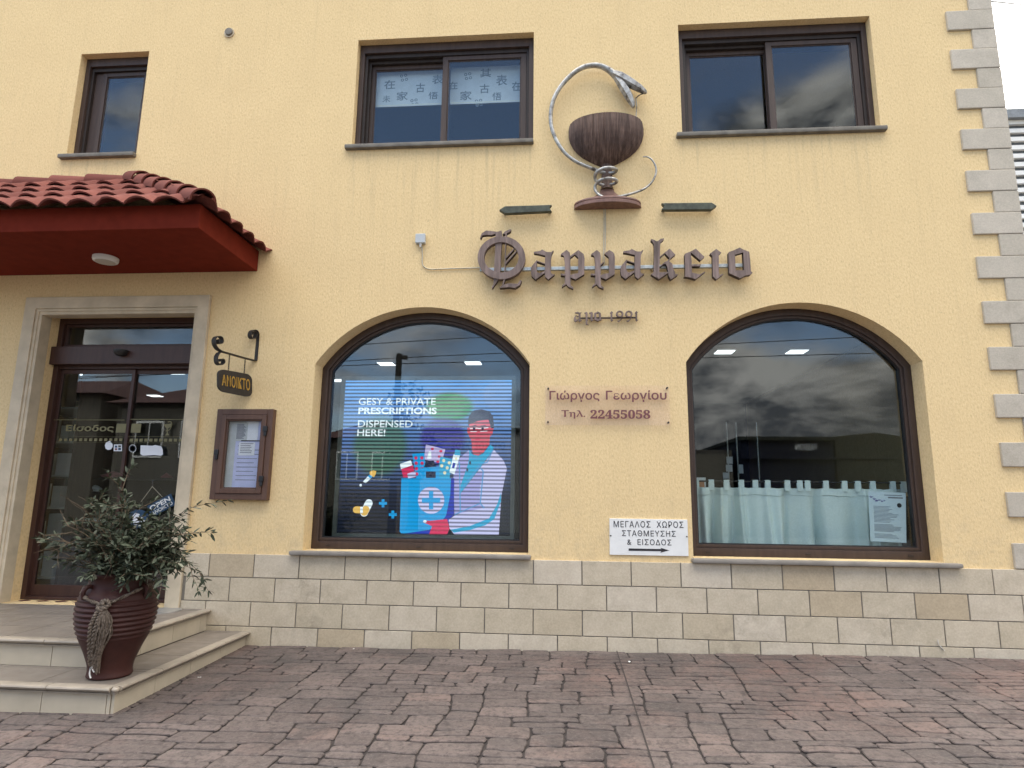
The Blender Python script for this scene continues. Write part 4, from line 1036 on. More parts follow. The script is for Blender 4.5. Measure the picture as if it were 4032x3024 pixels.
def bgcol(t, n_, sp_, mth):
    zz = n_.new('ShaderNodeMapRange'); zz.inputs[1].default_value = 0.0; zz.inputs[2].default_value = sz1-1.2; t.links.new(sp_.outputs[2], zz.inputs[0])
    r_ = n_.new('ShaderNodeValToRGB'); cr = r_.color_ramp
    for _ in range(3): cr.elements.new(0.5)
    for e, (p, c_) in zip(cr.elements, ((0.0, (0.005, 0.008, 0.02)), (0.25, (0.012, 0.02, 0.05)), (0.50, (0.11, 0.18, 0.40)), (0.75, (0.14, 0.29, 0.66)), (1.0, (0.14, 0.42, 0.95)))): e.position = p; e.color = (*c_, 1)
    t.links.new(zz.outputs[0], r_.inputs[0]); cur = r_.outputs[0]
    for (x, y, rx, ry, c_, amt) in ((1200, 310, 260, 160, (0.03, 0.33, 0.09), .9), (500, 700, 300, 330, (0.10, 0.22, 0.10), .75), (1130, 620, 250, 220, (0.08, 0.07, 0.38), .9), (1100, 760, 160, 160, (0.015, 0.04, 0.40), .7), (1700, 200, 180, 170, (0.30, 0.42, 0.75), .5)):
        p = SC(x, y); rxm = abs(SC(x+rx, y).x-p.x); rym = abs(SC(x, y+ry).z-p.z)
        cb = n_.new('ShaderNodeVectorMath'); cb.operation = 'SUBTRACT'
        cbx = n_.new('ShaderNodeCombineXYZ'); t.links.new(sp_.outputs[0], cbx.inputs[0]); t.links.new(sp_.outputs[2], cbx.inputs[2])
        t.links.new(cbx.outputs[0], cb.inputs[0]); cb.inputs[1].default_value = (p.x+1.45, 0, p.z-1.2)
        sc_ = n_.new('ShaderNodeVectorMath'); sc_.operation = 'MULTIPLY'; sc_.inputs[1].default_value = (1/rxm, 0, 1/rym); t.links.new(cb.outputs[0], sc_.inputs[0])
        ln = n_.new('ShaderNodeVectorMath'); ln.operation = 'LENGTH'; t.links.new(sc_.outputs[0], ln.inputs[0])
        mr = n_.new('ShaderNodeMapRange'); mr.inputs[1].default_value = 1.05; mr.inputs[2].default_value = 0.75; mr.inputs[3].default_value = 0.0; mr.inputs[4].default_value = amt; mr.interpolation_type = 'SMOOTHSTEP'
        t.links.new(ln.outputs['Value'], mr.inputs[0])
        mx = n_.new('ShaderNodeMix'); mx.data_type = 'RGBA'; t.links.new(mr.outputs[0], mx.inputs[0]); t.links.new(cur, mx.inputs[6]); mx.inputs[7].default_value = (*c_, 1); cur = mx.outputs[2]
    return cur
led = {'bg': led_mat('screen_background', bgcol, 0.50), 'teal': led_mat('screen_cyan', (0.004, 0.30, 0.66), 0.18), 'tealdk': led_mat('screen_sky', (0.02, 0.36, 0.62), 0.25),
       'navy': led_mat('screen_navy', (0.006, 0.03, 0.42), 0.3), 'white': led_mat('screen_white', (0.62, 0.60, 0.92), 0.42), 'bright': led_mat('screen_bright', (0.85, 0.93, 1.0), 0.25),
       'skin': led_mat('screen_pink', (0.75, 0.13, 0.19), 0.45), 'red': led_mat('screen_red', (0.66, 0.03, 0.11), 0.25), 'hair': led_mat('screen_grey', (0.035, 0.03, 0.065), 0.2),
       'gold': led_mat('screen_gold', (0.70, 0.42, 0.10), 0.1), 'lilac': led_mat('screen_lilac', (0.52, 0.45, 0.72), 0.25), 'dark': led_mat('screen_dark', (0.01, 0.015, 0.05), 0.2),
       'line': led_mat('screen_line', (0.08, 0.30, 0.60), 0.2), 'cream': led_mat('screen_cream', (0.72, 0.66, 0.45), 0.15), 'fold': led_mat('screen_fold', (0.42, 0.40, 0.78), 0.42)}
m = MB(); m.box(sx0, sx1, YS-0.0, YS+0.019, sz0, sz1); m.build('display', led['bg'], scr)
_lay = [0.0015]
art = {}
def poly(mat, pts, name='artwork'):
    _lay[0] += 0.0004; mm = art.setdefault(name, (MB(), []));
    if mat not in mm[1]: mm[1].append(mat)
    P_ = [SC(x, y) for x, y in pts]; P_ = [Vector((min(max(p.x, sx0), sx1), YS-_lay[0], min(max(p.z, sz0), sz1))) for p in P_]
    mm[0].flat(P_, mm[1].index(mat))
def line(mat, pts, w, name='artwork'):
    for (a, b2) in zip(pts[:-1], pts[1:]):
        d = Vector((b2[0]-a[0], b2[1]-a[1])); d.normalize(); n_ = Vector((-d.y, d.x))*w/2
        poly(mat, [(a[0]+n_.x, a[1]+n_.y), (b2[0]+n_.x, b2[1]+n_.y), (b2[0]-n_.x, b2[1]-n_.y), (a[0]-n_.x, a[1]-n_.y)], name)
dk = 'pharmacist_drawing'
poly('hair', [(1385, 500), (1390, 420), (1410, 380), (1450, 345), (1520, 335), (1600, 355), (1638, 410), (1648, 520), (1625, 545), (1590, 440), (1400, 495)], dk)
poly('skin', [(1398, 488), (1480, 455), (1590, 437), (1618, 530), (1642, 528), (1630, 590), (1605, 610), (1600, 690), (1540, 770), (1490, 800), (1440, 790), (1425, 740), (1420, 650), (1398, 610), (1376, 560), (1380, 520), (1395, 520)], dk)
line('hair', [(1420, 510), (1470, 495)], 10, dk); line('hair', [(1510, 505), (1565, 500)], 10, dk)
line('bright', [(1405, 530), (1480, 525), (1500, 530), (1590, 520)], 8, dk); line('bright', [(1410, 560), (1475, 560)], 6, dk); line('bright', [(1510, 560), (1580, 555)], 6, dk)
poly('hair', ell(1447, 530, 13, 17, 12), dk); poly('hair', ell(1532, 530, 13, 17, 12), dk); line('red', [(1460, 640), (1510, 635)], 9, dk); line('red', [(1480, 560), (1470, 592), (1500, 596)], 6, dk)
poly('tealdk', [(1398, 745), (1430, 790), (1490, 805), (1540, 780), (1610, 690), (1645, 720), (1600, 800), (1312, 1180), (1312, 1060), (1385, 880)], dk)
poly('fold', [(1396, 745), (1300, 830), (1240, 1000), (1250, 1395), (1312, 1375), (1312, 1100), (1388, 880), (1400, 800)], dk)
poly('white', [(1648, 745), (1560, 860), (1312, 1182), (1312, 1375), (1250, 1405), (1190, 1445), (1200, 1530), (1250, 1595), (1695, 1597), (1722, 1200), (1777, 930), (1742, 850)], dk)
poly('fold', [(1545, 960), (1505, 1130), (1505, 1290), (1560, 1320), (1312, 1380), (1312, 1182), (1480, 970)], dk)
line('line', [(1330, 1130), (1400, 1040), (1490, 920)], 14, dk); line('line', [(1490, 900), (1540, 960), (1510, 1280), (1550, 1330)], 12, dk); line('line', [(1300, 870), (1310, 1370)], 12, dk); line('line', [(1250, 1395), (1500, 1285)], 10, dk)
line('line', [(1490, 890), (1580, 870), (1640, 740)], 10, dk); line('line', [(1395, 800), (1430, 830), (1500, 830)], 10, dk); line('hair', [(1408, 860), (1408, 890)], 18, dk); line('hair', [(1380, 930), (1380, 960)], 18, dk)
poly('tealdk', [(1210, 1545), (1400, 1510), (1600, 1430), (1680, 1290), (1718, 1170), (1718, 1260), (1650, 1440), (1560, 1500), (1400, 1550), (1245, 1575)], dk)
bgn = 'medicine_bag_drawing'
poly('navy', [(1215, 1030), (1250, 1030), (1245, 1400), (1195, 1440), (1180, 1590), (760, 1588), (1000, 1540), (1140, 1440), (1200, 1200)], bgn)
poly('lilac', [(965, 690), (1160, 740), (1120, 880), (945, 840)], bgn)
for (x, y) in ((1030, 735), (1115, 758), (1100, 812), (1085, 862)): poly('red', ell(x, y, 17, 13, 10), bgn)
poly('teal', [(828, 785), (950, 775), (968, 1030), (870, 1030)], bgn)
for k in range(4):
    for x in (865, 925): poly('red', ell(x+k*3, 825+k*54, 17, 18, 10), bgn)
poly('tealdk', [(1110, 812), (1232, 840), (1202, 1035), (1080, 1035)], bgn)
for (x, y) in ((1145, 852), (1200, 875), (1125, 905), (1180, 925), (1155, 975), (1085, 1000)): poly('cream', ell(x, y, 16, 17, 10), bgn)
poly('red', [(720, 935), (838, 900), (858, 1020), (740, 1020)], bgn); poly('bright', [(708, 885), (815, 850), (832, 898), (716, 938)], bgn); poly('white', [(780, 985), (862, 955), (868, 1012), (790, 1032)], bgn)
poly('teal', [(918, 925), (1100, 912), (1100, 1040), (918, 1040)], bgn); poly('dark', [(970, 855), (1045, 852), (1072, 912), (948, 918)], bgn); poly('bright', [(998, 760), (1020, 760), (1022, 832), (978, 832)], bgn); poly('dark', [(968, 962), (1065, 962), (1065, 1026), (968, 1026)], bgn)
poly('bright', [(1245, 790), (1312, 790), (1252, 990), (1202, 970)], bgn); poly('tealdk', [(1262, 742), (1312, 752), (1312, 802), (1250, 797)], bgn); poly('navy', [(1240, 872), (1266, 880), (1250, 932), (1228, 925)], bgn); poly('cream', ell(1270, 832, 13, 14, 10), bgn)
poly('teal', [(722, 1030), (1218, 1030), (1210, 1200), (1170, 1400), (1100, 1500), (1000, 1545), (760, 1582), (720, 1582), (705, 1560)], bgn)
poly('white', ell(1020, 1250, 132, 135, 36), bgn); poly('teal', [(998, 1155), (1042, 1155), (1042, 1340), (998, 1340)], bgn); poly('teal', [(928, 1225), (1112, 1225), (1112, 1275), (928, 1275)], bgn)
poly('red', [(945, 1452), (1010, 1455), (1180, 1438), (1205, 1530), (1180, 1590), (1000, 1590), (1030, 1510), (990, 1490), (948, 1476)], dk); poly('bright', ell(958, 1462, 18, 14, 12), dk)
ic = 'dropper_icon'
poly('gold', [(405, 965), (440, 950), (472, 958), (465, 990), (448, 1018), (408, 1002)], ic); poly('teal', [(402, 992), (432, 1010), (415, 1034), (386, 1012)], ic); poly('bright', [(388, 1010), (415, 1035), (366, 1078), (338, 1064)], ic); poly('bright', ell(316, 1100, 12, 14, 10), ic)
ic = 'capsule_icon'
def capsule(c0, c1, r, col, steps=8):
    d = Vector((c1[0]-c0[0], c1[1]-c0[1])); a = math.atan2(d.y, d.x)
    return [(c1[0]+r*math.cos(a-math.pi/2+math.pi*k/steps), c1[1]+r*math.sin(a-math.pi/2+math.pi*k/steps)) for k in range(steps+1)]+[(c0[0]+r*math.cos(a+math.pi/2+math.pi*k/steps), c0[1]+r*math.sin(a+math.pi/2+math.pi*k/steps)) for k in range(steps+1)]
poly('bright', capsule((350, 1375), (398, 1278), 38, 0), ic); poly('gold', capsule((352, 1370), (368, 1340), 36, 0), ic); poly('gold', capsule((272, 1345), (310, 1346), 34, 0), ic); poly('bright', [(312, 1315), (338, 1315), (338, 1378), (312, 1378)], ic)
for ic, (x, y) in (('cross_icon', (540, 1280)), ('small_cross_icon', (638, 1392))):
    poly('teal', [(x-14, y-40), (x+14, y-40), (x+14, y+40), (x-14, y+40)], ic); poly('teal', [(x-40, y-14), (x+40, y-14), (x+40, y+14), (x-40, y+14)], ic)
for nm, (mm, ms) in art.items(): mm.build(nm, [led[k] for k in ms], scr, recalc=False)
m = MB(); y0t = YS-_lay[0]-0.002
def scr_text(s_, x0, x1, y0, y1, bold):
    a = SC(x0, y1); b2 = SC(x1, y0); m.text(s_, lambda u, v, w: (a.x+(b2.x-a.x)*u, y0t, a.z+(b2.z-a.z)*v), 0, bold)
scr_text('GESY & PRIVATE', 297, 1068, 228, 297, 0.005); scr_text('PRESCRIPTIONS', 293, 1078, 322, 388, 0.030); scr_text('DISPENSED', 288, 838, 452, 520, 0.010); scr_text('HERE!', 282, 565, 540, 608, 0.010)
m.build('lettering', led['bright'], scr, recalc=False)

# ------------------------------------------------------------------ behind the right arched window
a2c = lambda x, y, yy: W(2600+x/1.4425, 1150+y/1.4425, yy)
YC = 0.47
cur = thing('cafe_curtain', 'pale green half curtain with tab loops hung across the right arched window', 'curtain', (2.4, YC, 1.0))
cx0, cx1 = a2c(200, 1100, YC).x, a2c(1398, 1100, YC).x; ztop = a2c(700, 1112, YC).z; ztab = a2c(700, 1078, YC).z
tabs = [205, 290, 376, 460, 540, 610, 722, 792, 836, 940, 1046, 1122, 1206, 1320, 1382]
tx = [a2c(x, 1100, YC).x for x in tabs]
_fr = random.Random(31); FOLDS = [(cx0+(cx1-cx0)*_fr.random(), _fr.uniform(.015, .06), _fr.choice((-1, 1))*_fr.uniform(.6, 1.6)) for _ in range(22)]
def fold_y(x, t):
    amp = 0.016+0.085*t**0.8
    v = 0.5*math.sin(x*9+1.6*math.sin(x*2.3))+0.3*math.sin(x*27+2.4*math.sin(x*3.7))
    for (fx, fw, fa_) in FOLDS: v += fa_*math.exp(-((x+0.05*t*math.sin(fx*9)-fx)/fw)**2)
    return amp*v
m = MB(); nx_, nz_ = 260, 16; vs = []
for i in range(nx_+1):
    x = cx0+(cx1-cx0)*i/nx_
    dmin = min(abs(x-q_) for q_ in tx); sag = min(0.028, 0.11*max(0, dmin-0.02))
    for j in range(nz_+1):
        t = j/nz_; zt = ztop-sag; z_ = zt+(0.96-zt)*t
        vs.append((x+0.012*math.sin(x*9)*t, YC+fold_y(x, t), z_))
m.add(vs, [(i*(nz_+1)+j, (i+1)*(nz_+1)+j, (i+1)*(nz_+1)+j+1, i*(nz_+1)+j+1) for i in range(nx_) for j in range(nz_)])
m.build('cloth', M_curtain, cur, smooth=180, recalc=False)
m = MB(); vs = []
for i in range(nx_+1):
    x = cx0+(cx1-cx0)*i/nx_; dmin = min(abs(x-q_) for q_ in tx); sag = min(0.028, 0.11*max(0, dmin-0.02))
    zh = ztop-sag-0.072+0.006*math.sin(x*17)
    vs += [(x, YC+fold_y(x, .06)-0.004, ztop-sag-0.003), (x, YC+fold_y(x, .12)-0.006, zh), (x, YC+fold_y(x, .12)-0.001, zh-0.003)]
m.add(vs, [(i*3+j, (i+1)*3+j, (i+1)*3+j+1, i*3+j+1) for i in range(nx_) for j in range(2)]); m.build('heading_band', M_curtain, cur, smooth=40, recalc=False)
for x in tx:
    m = MB(); m.box(x-0.027, x+0.027, YC-0.010, YC-0.006, ztop-0.03, ztab+0.012); m.box(x-.027, x+.027, YC+.014, YC+.018, ztop-.03, ztab+.012); m.box(x-.027, x+.027, YC-.010, YC+.018, ztab+.0125, ztab+.0165); m.build('tab_loop', M_curtain, cur)
m = MB(); m.tube([(cx0-.12, YC+.004, ztab), (cx1+.03, YC+.004, ztab)], 0.008, 8); m.build('rod', M_iron, cur, smooth=60)
# notice on the glass
pq = [a2c(x, y, 0.285) for x, y in ((1182, 1132), (1394, 1140), (1398, 1425), (1194, 1415))]
po = thing('window_notice', 'white printed notice with a flower sprig taped inside the right arched window', 'notice', tuple(pq[3]))
m = MB(); m.prism([(p.x, p.z) for p in pq], lambda p: (p[0], 0.285, p[1]), lambda p: (p[0], 0.287, p[1])); m.build('sheet', simple('notice_paper', (0.62, 0.72, 0.78), .8, var=.03), po)
m = MB(); r_ = random.Random(4)
def NP(u, v): return pq[3]*(1-u)*(1-v)+pq[2]*u*(1-v)+pq[1]*u*v+pq[0]*(1-u)*v
def nline(u0, u1, v, h): 
    A_ = [NP(u0, v), NP(u1, v), NP(u1, v+h), NP(u0, v+h)]; m.add([(p.x, 0.2840, p.z) for p in A_], [(0, 1, 2, 3)])
for k in range(13): nline(0.12, r_.uniform(.5, .82), 0.70-k*0.026, 0.009)
for k in range(7): nline(0.12, r_.uniform(.6, .9), 0.34-k*0.022, 0.009)
for k in range(4): nline(0.12, r_.uniform(.5, .85), 0.15-k*0.024, 0.009)
nline(0.42, 0.90, 0.93, 0.016); nline(0.52, 0.92, 0.875, 0.030)
m.build('printed_lines', M_inkgrey, po, recalc=False)
m = MB()
for (u, v, s_) in ((.06, .90, .035), (.14, .86, .03), (.20, .83, .04), (.28, .84, .025), (.35, .82, .03), (.42, .83, .02)):
    p = NP(u, v); m.flat([Vector((p.x+s_*1.0*(0.5+.5*math.cos(3*q_))*math.cos(q_*math.pi/6)*0.8, 0.2838, p.z+s_*(0.5+.5*math.cos(3*q_))*math.sin(q_*math.pi/6)*0.8)) for q_ in range(12)])
m.build('flower_print', simple('purple_print', (0.13, 0.10, 0.30), .8), po, recalc=False)
m = MB(); p = NP(.82, .74); m.flat([Vector((p.x+.022*math.cos(k*math.pi/8), .2838, p.z+.022*math.sin(k*math.pi/8))) for k in range(16)]); m.build('stamp_print', M_ink, po, recalc=False)

# shelf behind the curtain with small goods
sh = thing('counter_shelf', 'dark counter behind the half curtain carrying small medicine packs', 'counter', (2.4, 0.8, 0.49))
m = MB(); m.box(1.25, 3.6, 0.62, 1.05, 1.62, 1.66); m.build('top', M_shelf, sh); m = MB(); m.box(1.3, 3.55, 0.66, 1.0, 0.49, 1.619); m.build('body', M_shelf, sh)
def small_box(x, y, z, w, d, h, mat, lab, name='medicine_box', cat='box', grp='packs on the window counter', strip=None):
    mm = MB(); mm.box(x, x+w, y, y+d, z, z+h, 0)
    if strip: mm.box(x+w*.25, x+w*.85, y-0.0015, y-0.0002, z+h*.2, z+h*.8, 1)
    o = mm.build(name, [mat, strip or mat], loc=(x, y, z), bevel=0.002); tag(o, lab, cat, grp); return o
p = a2c(198, 1072, 0.75)
M_orange = simple('orange_print', (0.55, 0.24, 0.10), .6)
small_box(p.x, .70, 1.661, 0.10, 0.06, 0.17, M_white, 'white pack with orange panel at the left end behind the curtain', strip=M_orange)
p = a2c(360, 1070, .75); small_box(p.x, .72, 1.661, 0.06, 0.05, 0.09, M_papergrey, 'small pale carton standing behind the third curtain tab')
p = a2c(480, 1070, .75); small_box(p.x, .74, 1.661, 0.05, 0.05, 0.06, M_papergrey, 'low pale carton behind the fifth curtain tab')
p = a2c(618, 1070, .75)
m = MB(); m.lathe([(0.0, 0), (0.016, 0), (0.016, 0.05), (0.006, 0.075), (0.005, 0.10), (0.0, 0.10)], (p.x, .75, 1.661), 16); tag(m.build('dropper_bottle', M_white, loc=(p.x, .75, 1.661), smooth=40), 'slim white dropper bottle standing behind the curtain near the window middle', 'bottle')
# slim metal display stand seen through the same pane
ds = thing('display_stand', 'slim metal display stand with hanging cards behind the right arched window', 'stand', (1.9, 1.5, 0.49))
for x in (375, 428, 545):
    m = MB(); p = a2c(x, 740, 1.5); m.tube([(p.x, 1.5, 0.49), (p.x, 1.5, p.z)], 0.008, 8); m.build('pole', M_alu, ds, smooth=60)
for (x0_, x1_, y0_, y1_) in ((375, 412, 935, 975), (372, 410, 980, 1020), (355, 390, 1025, 1060), (445, 472, 980, 1030)):
    m = MB(); a = a2c(x0_, y0_, 1.48); b_ = a2c(x1_, y1_, 1.48); m.box(a.x, b_.x, 1.478, 1.482, b_.z, a.z); m.build('card', M_papergrey, ds)

# blind in the middle upper window
YB = 0.30
bl = thing('roller_blind', 'white blind printed with grey oriental characters half down in the middle upper window', 'blind', (-1.3, YB, 6.5))
cB2 = lambda x, y: W(1300+x/2.4578, 50+y/2.4578, YB)
m = MB()
bx0, bx1 = -2.20, -0.40; bz0 = cB2(800, 902).z; bz1 = 6.62
m.box(bx0, bx1, YB, YB+0.004, bz0, bz1); m.build('cloth', M_blind, bl)
m = MB(); m.box(bx0, bx1, YB-0.006, YB-0.001, bz0-.004, bz0+0.022); m.build('hem_bar', M_white, bl)
m = MB()
for (ch, x0_, x1_, y0_, y1_) in (('在', 522, 632, 650, 742), ('古', 828, 918, 680, 775), ('家', 640, 755, 762, 852), ('表', 985, 1095, 600, 692), ('悟', 950, 1042, 765, 840), ('未', 505, 585, 800, 870),
                                 ('古', 1446, 1542, 690, 782), ('家', 1255, 1372, 755, 850), ('表', 1605, 1715, 600, 708), ('悟', 1568, 1658, 770, 850), ('其', 1450, 1560, 540, 628), ('在', 1758, 1850, 665, 760), ('在', 1150, 1235, 665, 745)):
    a = cB2(x0_, y1_); b_ = cB2(x1_, y0_); m.text(ch, lambda u, v, w: (a.x+(b_.x-a.x)*u, YB-0.0015, a.z+(b_.z-a.z)*v), 0, 0.016)
for (cx_, cy_) in ((715, 630), (1335, 615), (815, 868), (1440, 872)):
    for k in range(4):
        p = cB2(cx_+28*math.cos(k*math.pi/2+.6), cy_+28*math.sin(k*math.pi/2+.6)); n_ = 14
        m.ring_xz([(p.x+.019*math.cos(2*math.pi*q_/n_), p.z+.019*math.sin(2*math.pi*q_/n_)) for q_ in range(n_)], [(p.x+.010*math.cos(2*math.pi*q_/n_), p.z+.010*math.sin(2*math.pi*q_/n_)) for q_ in range(n_)], YB-.002, YB-.001)
m.build('printed_characters', M_blindink, bl)

# ceiling lights in the shop
lights = [(-2.895, 3.773), (-1.445, 3.742), (-4.266, 5.237), (2.387, 3.049), (3.423, 3.067), (-8.95, 4.5), (-7.0, 4.46), (-9.1, 7.05), (-6.2, 6.6)]
labs = 'square lit ceiling panel in the shop seen through the glass'
proto = None
for (x, y) in lights:
    if proto is None:
        proto = thing('ceiling_light', labs, 'ceiling light', (x, y, 3.769), 'lit ceiling panels inside the shop')
        m = MB(); m.box(x-.135, x+.135, y-.125, y+.125, 3.745, 3.7685); hf = m.build('housing', M_white, proto)
        m = MB(); m.box(x-.125, x+.125, y-.115, y+.115, 3.738, 3.7445); df = m.build('diffuser', M_lamp, proto)
    else:
        o = proto.copy(); COL.objects.link(o); o.location = (x, y, 3.769)
        for ch in list(proto.children):
            c_ = ch.copy(); COL.objects.link(c_); c_.parent = o

# ------------------------------------------------------------------ behind and on the door
dC = lambda x, y, yy: W(80+x/2.0743, 1600+y/2.0743, yy)
YD = 0.282
def sticker(pts, mat, label, cat, name, group=None, yy=YD-0.001, extra=None):
    P_ = [dC(x, y, yy) for x, y in pts]; cc = sum(P_, Vector())/len(P_)
    mm = MB(); mm.prism([(p.x, p.z) for p in P_], lambda p: (p[0], yy, p[1]), lambda p: (p[0], yy+0.0012, p[1]))
    mats = [mat]
    if extra:
        for (pts2, m2) in extra:
            if m2 not in mats: mats.append(m2)
            Q_ = [dC(x, y, yy) for x, y in pts2]; mm.prism([(p.x, p.z) for p in Q_], lambda p: (p[0], yy-0.001, p[1]), lambda p: (p[0], yy-0.0002, p[1]), mats.index(m2))
    return tag(mm.build(name, mats, loc=cc), label, cat, group)
M_goldfoil = simple('dull_gold_foil', (0.17, 0.15, 0.065), .5, var=.15)
fl = thing('door_lettering', 'dull gold welcome lettering and chequer band across the glass door', 'window lettering', tuple(dC(800, 300, YD)))
m = MB()
for (x0_, x1_, y0_, y1_) in ((270, 850, 108, 114), (900, 1340, 104, 110), (300, 835, 246, 250), (880, 1325, 246, 250), (300, 830, 292, 296), (875, 1322, 296, 300)):
    a = dC(x0_, y0_, YD-.001); b_ = dC(x1_, y1_, YD-.001); m.box(a.x, b_.x, YD-.0022, YD-.001, b_.z, a.z)
for k in range(13):
    x = 318+k*41; a = dC(x, 262, YD-.001); b_ = dC(x+22, 284, YD-.001); m.box(a.x, b_.x, YD-.0022, YD-.001, b_.z, a.z)
for k in range(11):
    x = 895+k*40; a = dC(x, 264, YD-.001); b_ = dC(x+24, 288, YD-.001); m.box(a.x, b_.x, YD-.0022, YD-.001, b_.z, a.z)
for (x0_, x1_, y0_, y1_) in ((788, 858, 142, 215), (910, 980, 142, 215)):
    a = dC(x0_, y0_, YD-.001); b_ = dC(x1_, y1_, YD-.001); m.box(a.x, b_.x, YD-.0022, YD-.001, b_.z, a.z)
m.build('gold_band', M_goldfoil, fl)
m = MB(); a = dC(368, 212, YD-.001); b_ = dC(770, 150, YD-.001); m.text('Είσοδος', lambda u, v, w: (a.x+(b_.x-a.x)*u, YD-.0022, a.z+(b_.z-a.z)*v), 0, 0.03); m.build('lettering', M_goldfoil, fl)
m = MB()
for pl_ in ([(1170, 148), (1235, 140), (1228, 168), (1208, 180), (1190, 176)], [(1194, 178), (1208, 178), (1204, 215), (1216, 236), (1184, 238), (1196, 216)]):
    P_ = [dC(x, y, YD-.001) for x, y in pl_]; m.prism([(p.x, p.z) for p in P_], lambda p: (p[0], YD-.0022, p[1]), lambda p: (p[0], YD-.001, p[1]))
m.tube(smooth_path([dC(x, y, YD-.003) for x, y in ((1190, 200), (1220, 190), (1238, 150), (1228, 126), (1205, 128))], 5), 0.005, 6); m.build('bowl_motif', M_goldfoil, fl)
sticker([(690, 320), (700, 295), (722, 285), (732, 275), (740, 282), (735, 290), (752, 305), (755, 330), (740, 352), (715, 356), (696, 345)], M_paper, 'round white sticker with a stalk on the door glass left of the mullion', 'sticker', 'round_sticker')
sticker([(764, 312), (830, 310), (830, 366), (762, 366)], M_paper, 'small square sticker with a blue chequer on the door glass', 'sticker', 'square_sticker', extra=[([(772, 320), (792, 320), (792, 338), (772, 338)], M_bluevinyl), ([(800, 338), (822, 338), (822, 358), (800, 358)], M_bluevinyl), ([(800, 318), (822, 318), (822, 334), (800, 334)], M_green), ([(772, 342), (792, 342), (792, 358), (772, 358)], M_plum)])
sticker(ell(917, 344, 30, 32, 24), M_greybox, 'round grey badge sticker with a dark ring on the door glass', 'sticker', 'round_badge', extra=[(ell(917, 344, 25, 27, 20), M_ink), (ell(917, 344, 19, 20, 18), M_greybox), ([(905, 356), (922, 330), (934, 340), (914, 362)], M_ink)])
sticker([(982, 318), (1080, 322), (1100, 316), (1150, 326), (1162, 350), (1165, 392), (1150, 402), (1090, 398), (1000, 402), (980, 390)], M_paper, 'torn white paper stuck on the right door leaf', 'paper', 'torn_paper')
# hanging open board
ob = thing('open_board', 'dark blue open board hanging askew by a cord inside the right door leaf', 'sign', tuple(dC(1150, 850, .26)))
YO = 0.268
oq = [dC(x, y, YO) for x, y in ((1035, 815), (1230, 712), (1268, 800), (1070, 912))]
m = MB(); m.prism([(p.x, p.z) for p in oq], lambda p: (p[0], YO, p[1]), lambda p: (p[0], YO+0.006, p[1])); m.build('board', M_bluevinyl, ob, bevel=0.001)
def OB(u, v, w): p = oq[3]*(1-u)*(1-v)+oq[2]*u*(1-v)+oq[1]*u*v+oq[0]*(1-u)*v; return (p.x, YO-0.0012-0.0005*w, p.z)
m = MB(); m.text('OPEN', lambda u, v, w: OB(0.06+.84*u, .48+.40*v, w), 0.0005, .03); m.build('lettering_line', M_white, ob); m = MB(); m.text('ΑΝΟΙΚΤΟ', lambda u, v, w: OB(0.06+.86*u, .12+.28*v, w), 0.0005, .02); m.build('lettering_line', M_white, ob)
m = MB(); pk = dC(1078, 655, YO)
for q_ in (dC(985, 780, YO), dC(1160, 740, YO)): m.tube([pk, q_], 0.0022, 5)
m.build('cord', M_cable, ob)
m = MB(); m.tube([dC(1080, 600, YO), dC(1079, 620, YO), dC(1078, 655, YO)], [0.014, 0.008, 0.004], 8); m.build('suction_hook', M_caseglass, ob)
dsk = thing('round_board', 'round blue and white board hanging low inside the door behind the olive', 'sign', tuple(dC(960, 920, .272)))
m = MB(); P_ = [dC(x, y, .272) for x, y in ell(965, 920, 88, 78, 32)]; m.prism([(p.x, p.z) for p in P_], lambda p: (p[0], .272, p[1]), lambda p: (p[0], .277, p[1])); m.build('board', M_bluevinyl, dsk)
m = MB(); P_ = [dC(x, y, .271) for x, y in ((905, 905), (940, 870), (975, 880), (960, 920), (1000, 900), (1020, 940), (985, 975), (930, 965))]; m.prism([(p.x, p.z) for p in P_], lambda p: (p[0], .2705, p[1]), lambda p: (p[0], .2718, p[1])); m.build('white_motif', M_paper, dsk)
# shelving inside left of the door and on the back
sl = thing('side_shelf', 'brown shelf unit with white packs just inside the left door edge', 'shelf', (-6.2, 0.9, 0.49))
m = MB(); m.box(-6.75, -6.70, .5, 1.9, .489, 3.3); m.box(-5.88, -5.84, .95, 1.9, .489, 3.3); m.build('side', M_shelf, sl)
zl = [0.62, 1.05, 1.42, 1.80, 2.20, 2.62]
for z_ in zl:
    m = MB(); m.box(-6.699, -5.881, .95, 1.9, z_-.02, z_); m.build('shelf_board', M_papergrey, sl)
r_ = random.Random(9)
for k, z_ in enumerate(zl[:-1]):
    for i in range(3):
        w = r_.uniform(.10, .2); h = r_.uniform(.14, .3)
        mm = MB(); x_ = -6.6+i*.24; mm.box(x_, x_+w, .98+.02*i, 1.15, z_+.001, z_+h)
        tag(mm.build('white_pack', r_.choice([M_paper, M_papergrey, M_white]), loc=(x_, 1, z_)), 'pale pack on the shelf unit inside the left door edge', 'pack', 'packs on the side shelf')
SHZ = (dC(560, 576, 1.36).z, dC(560, 690, 1.36).z)
bk = thing('shoe_rack', 'dark display rack with shoes seen through the glass door', 'rack', (-5.6, 1.2, .49))
m = MB(); m.box(-5.8, -3.6, 1.62, 1.68, .489, 2.7); m.build('back_panel', M_framedk, bk)
for z_ in (0.75, 1.10, SHZ[1]-.012, SHZ[0]-.012):
    m = MB(); m.box(-5.8, -3.6, 1.25, 1.619, z_-.02, z_); m.build('shelf_board', M_framedk, bk)
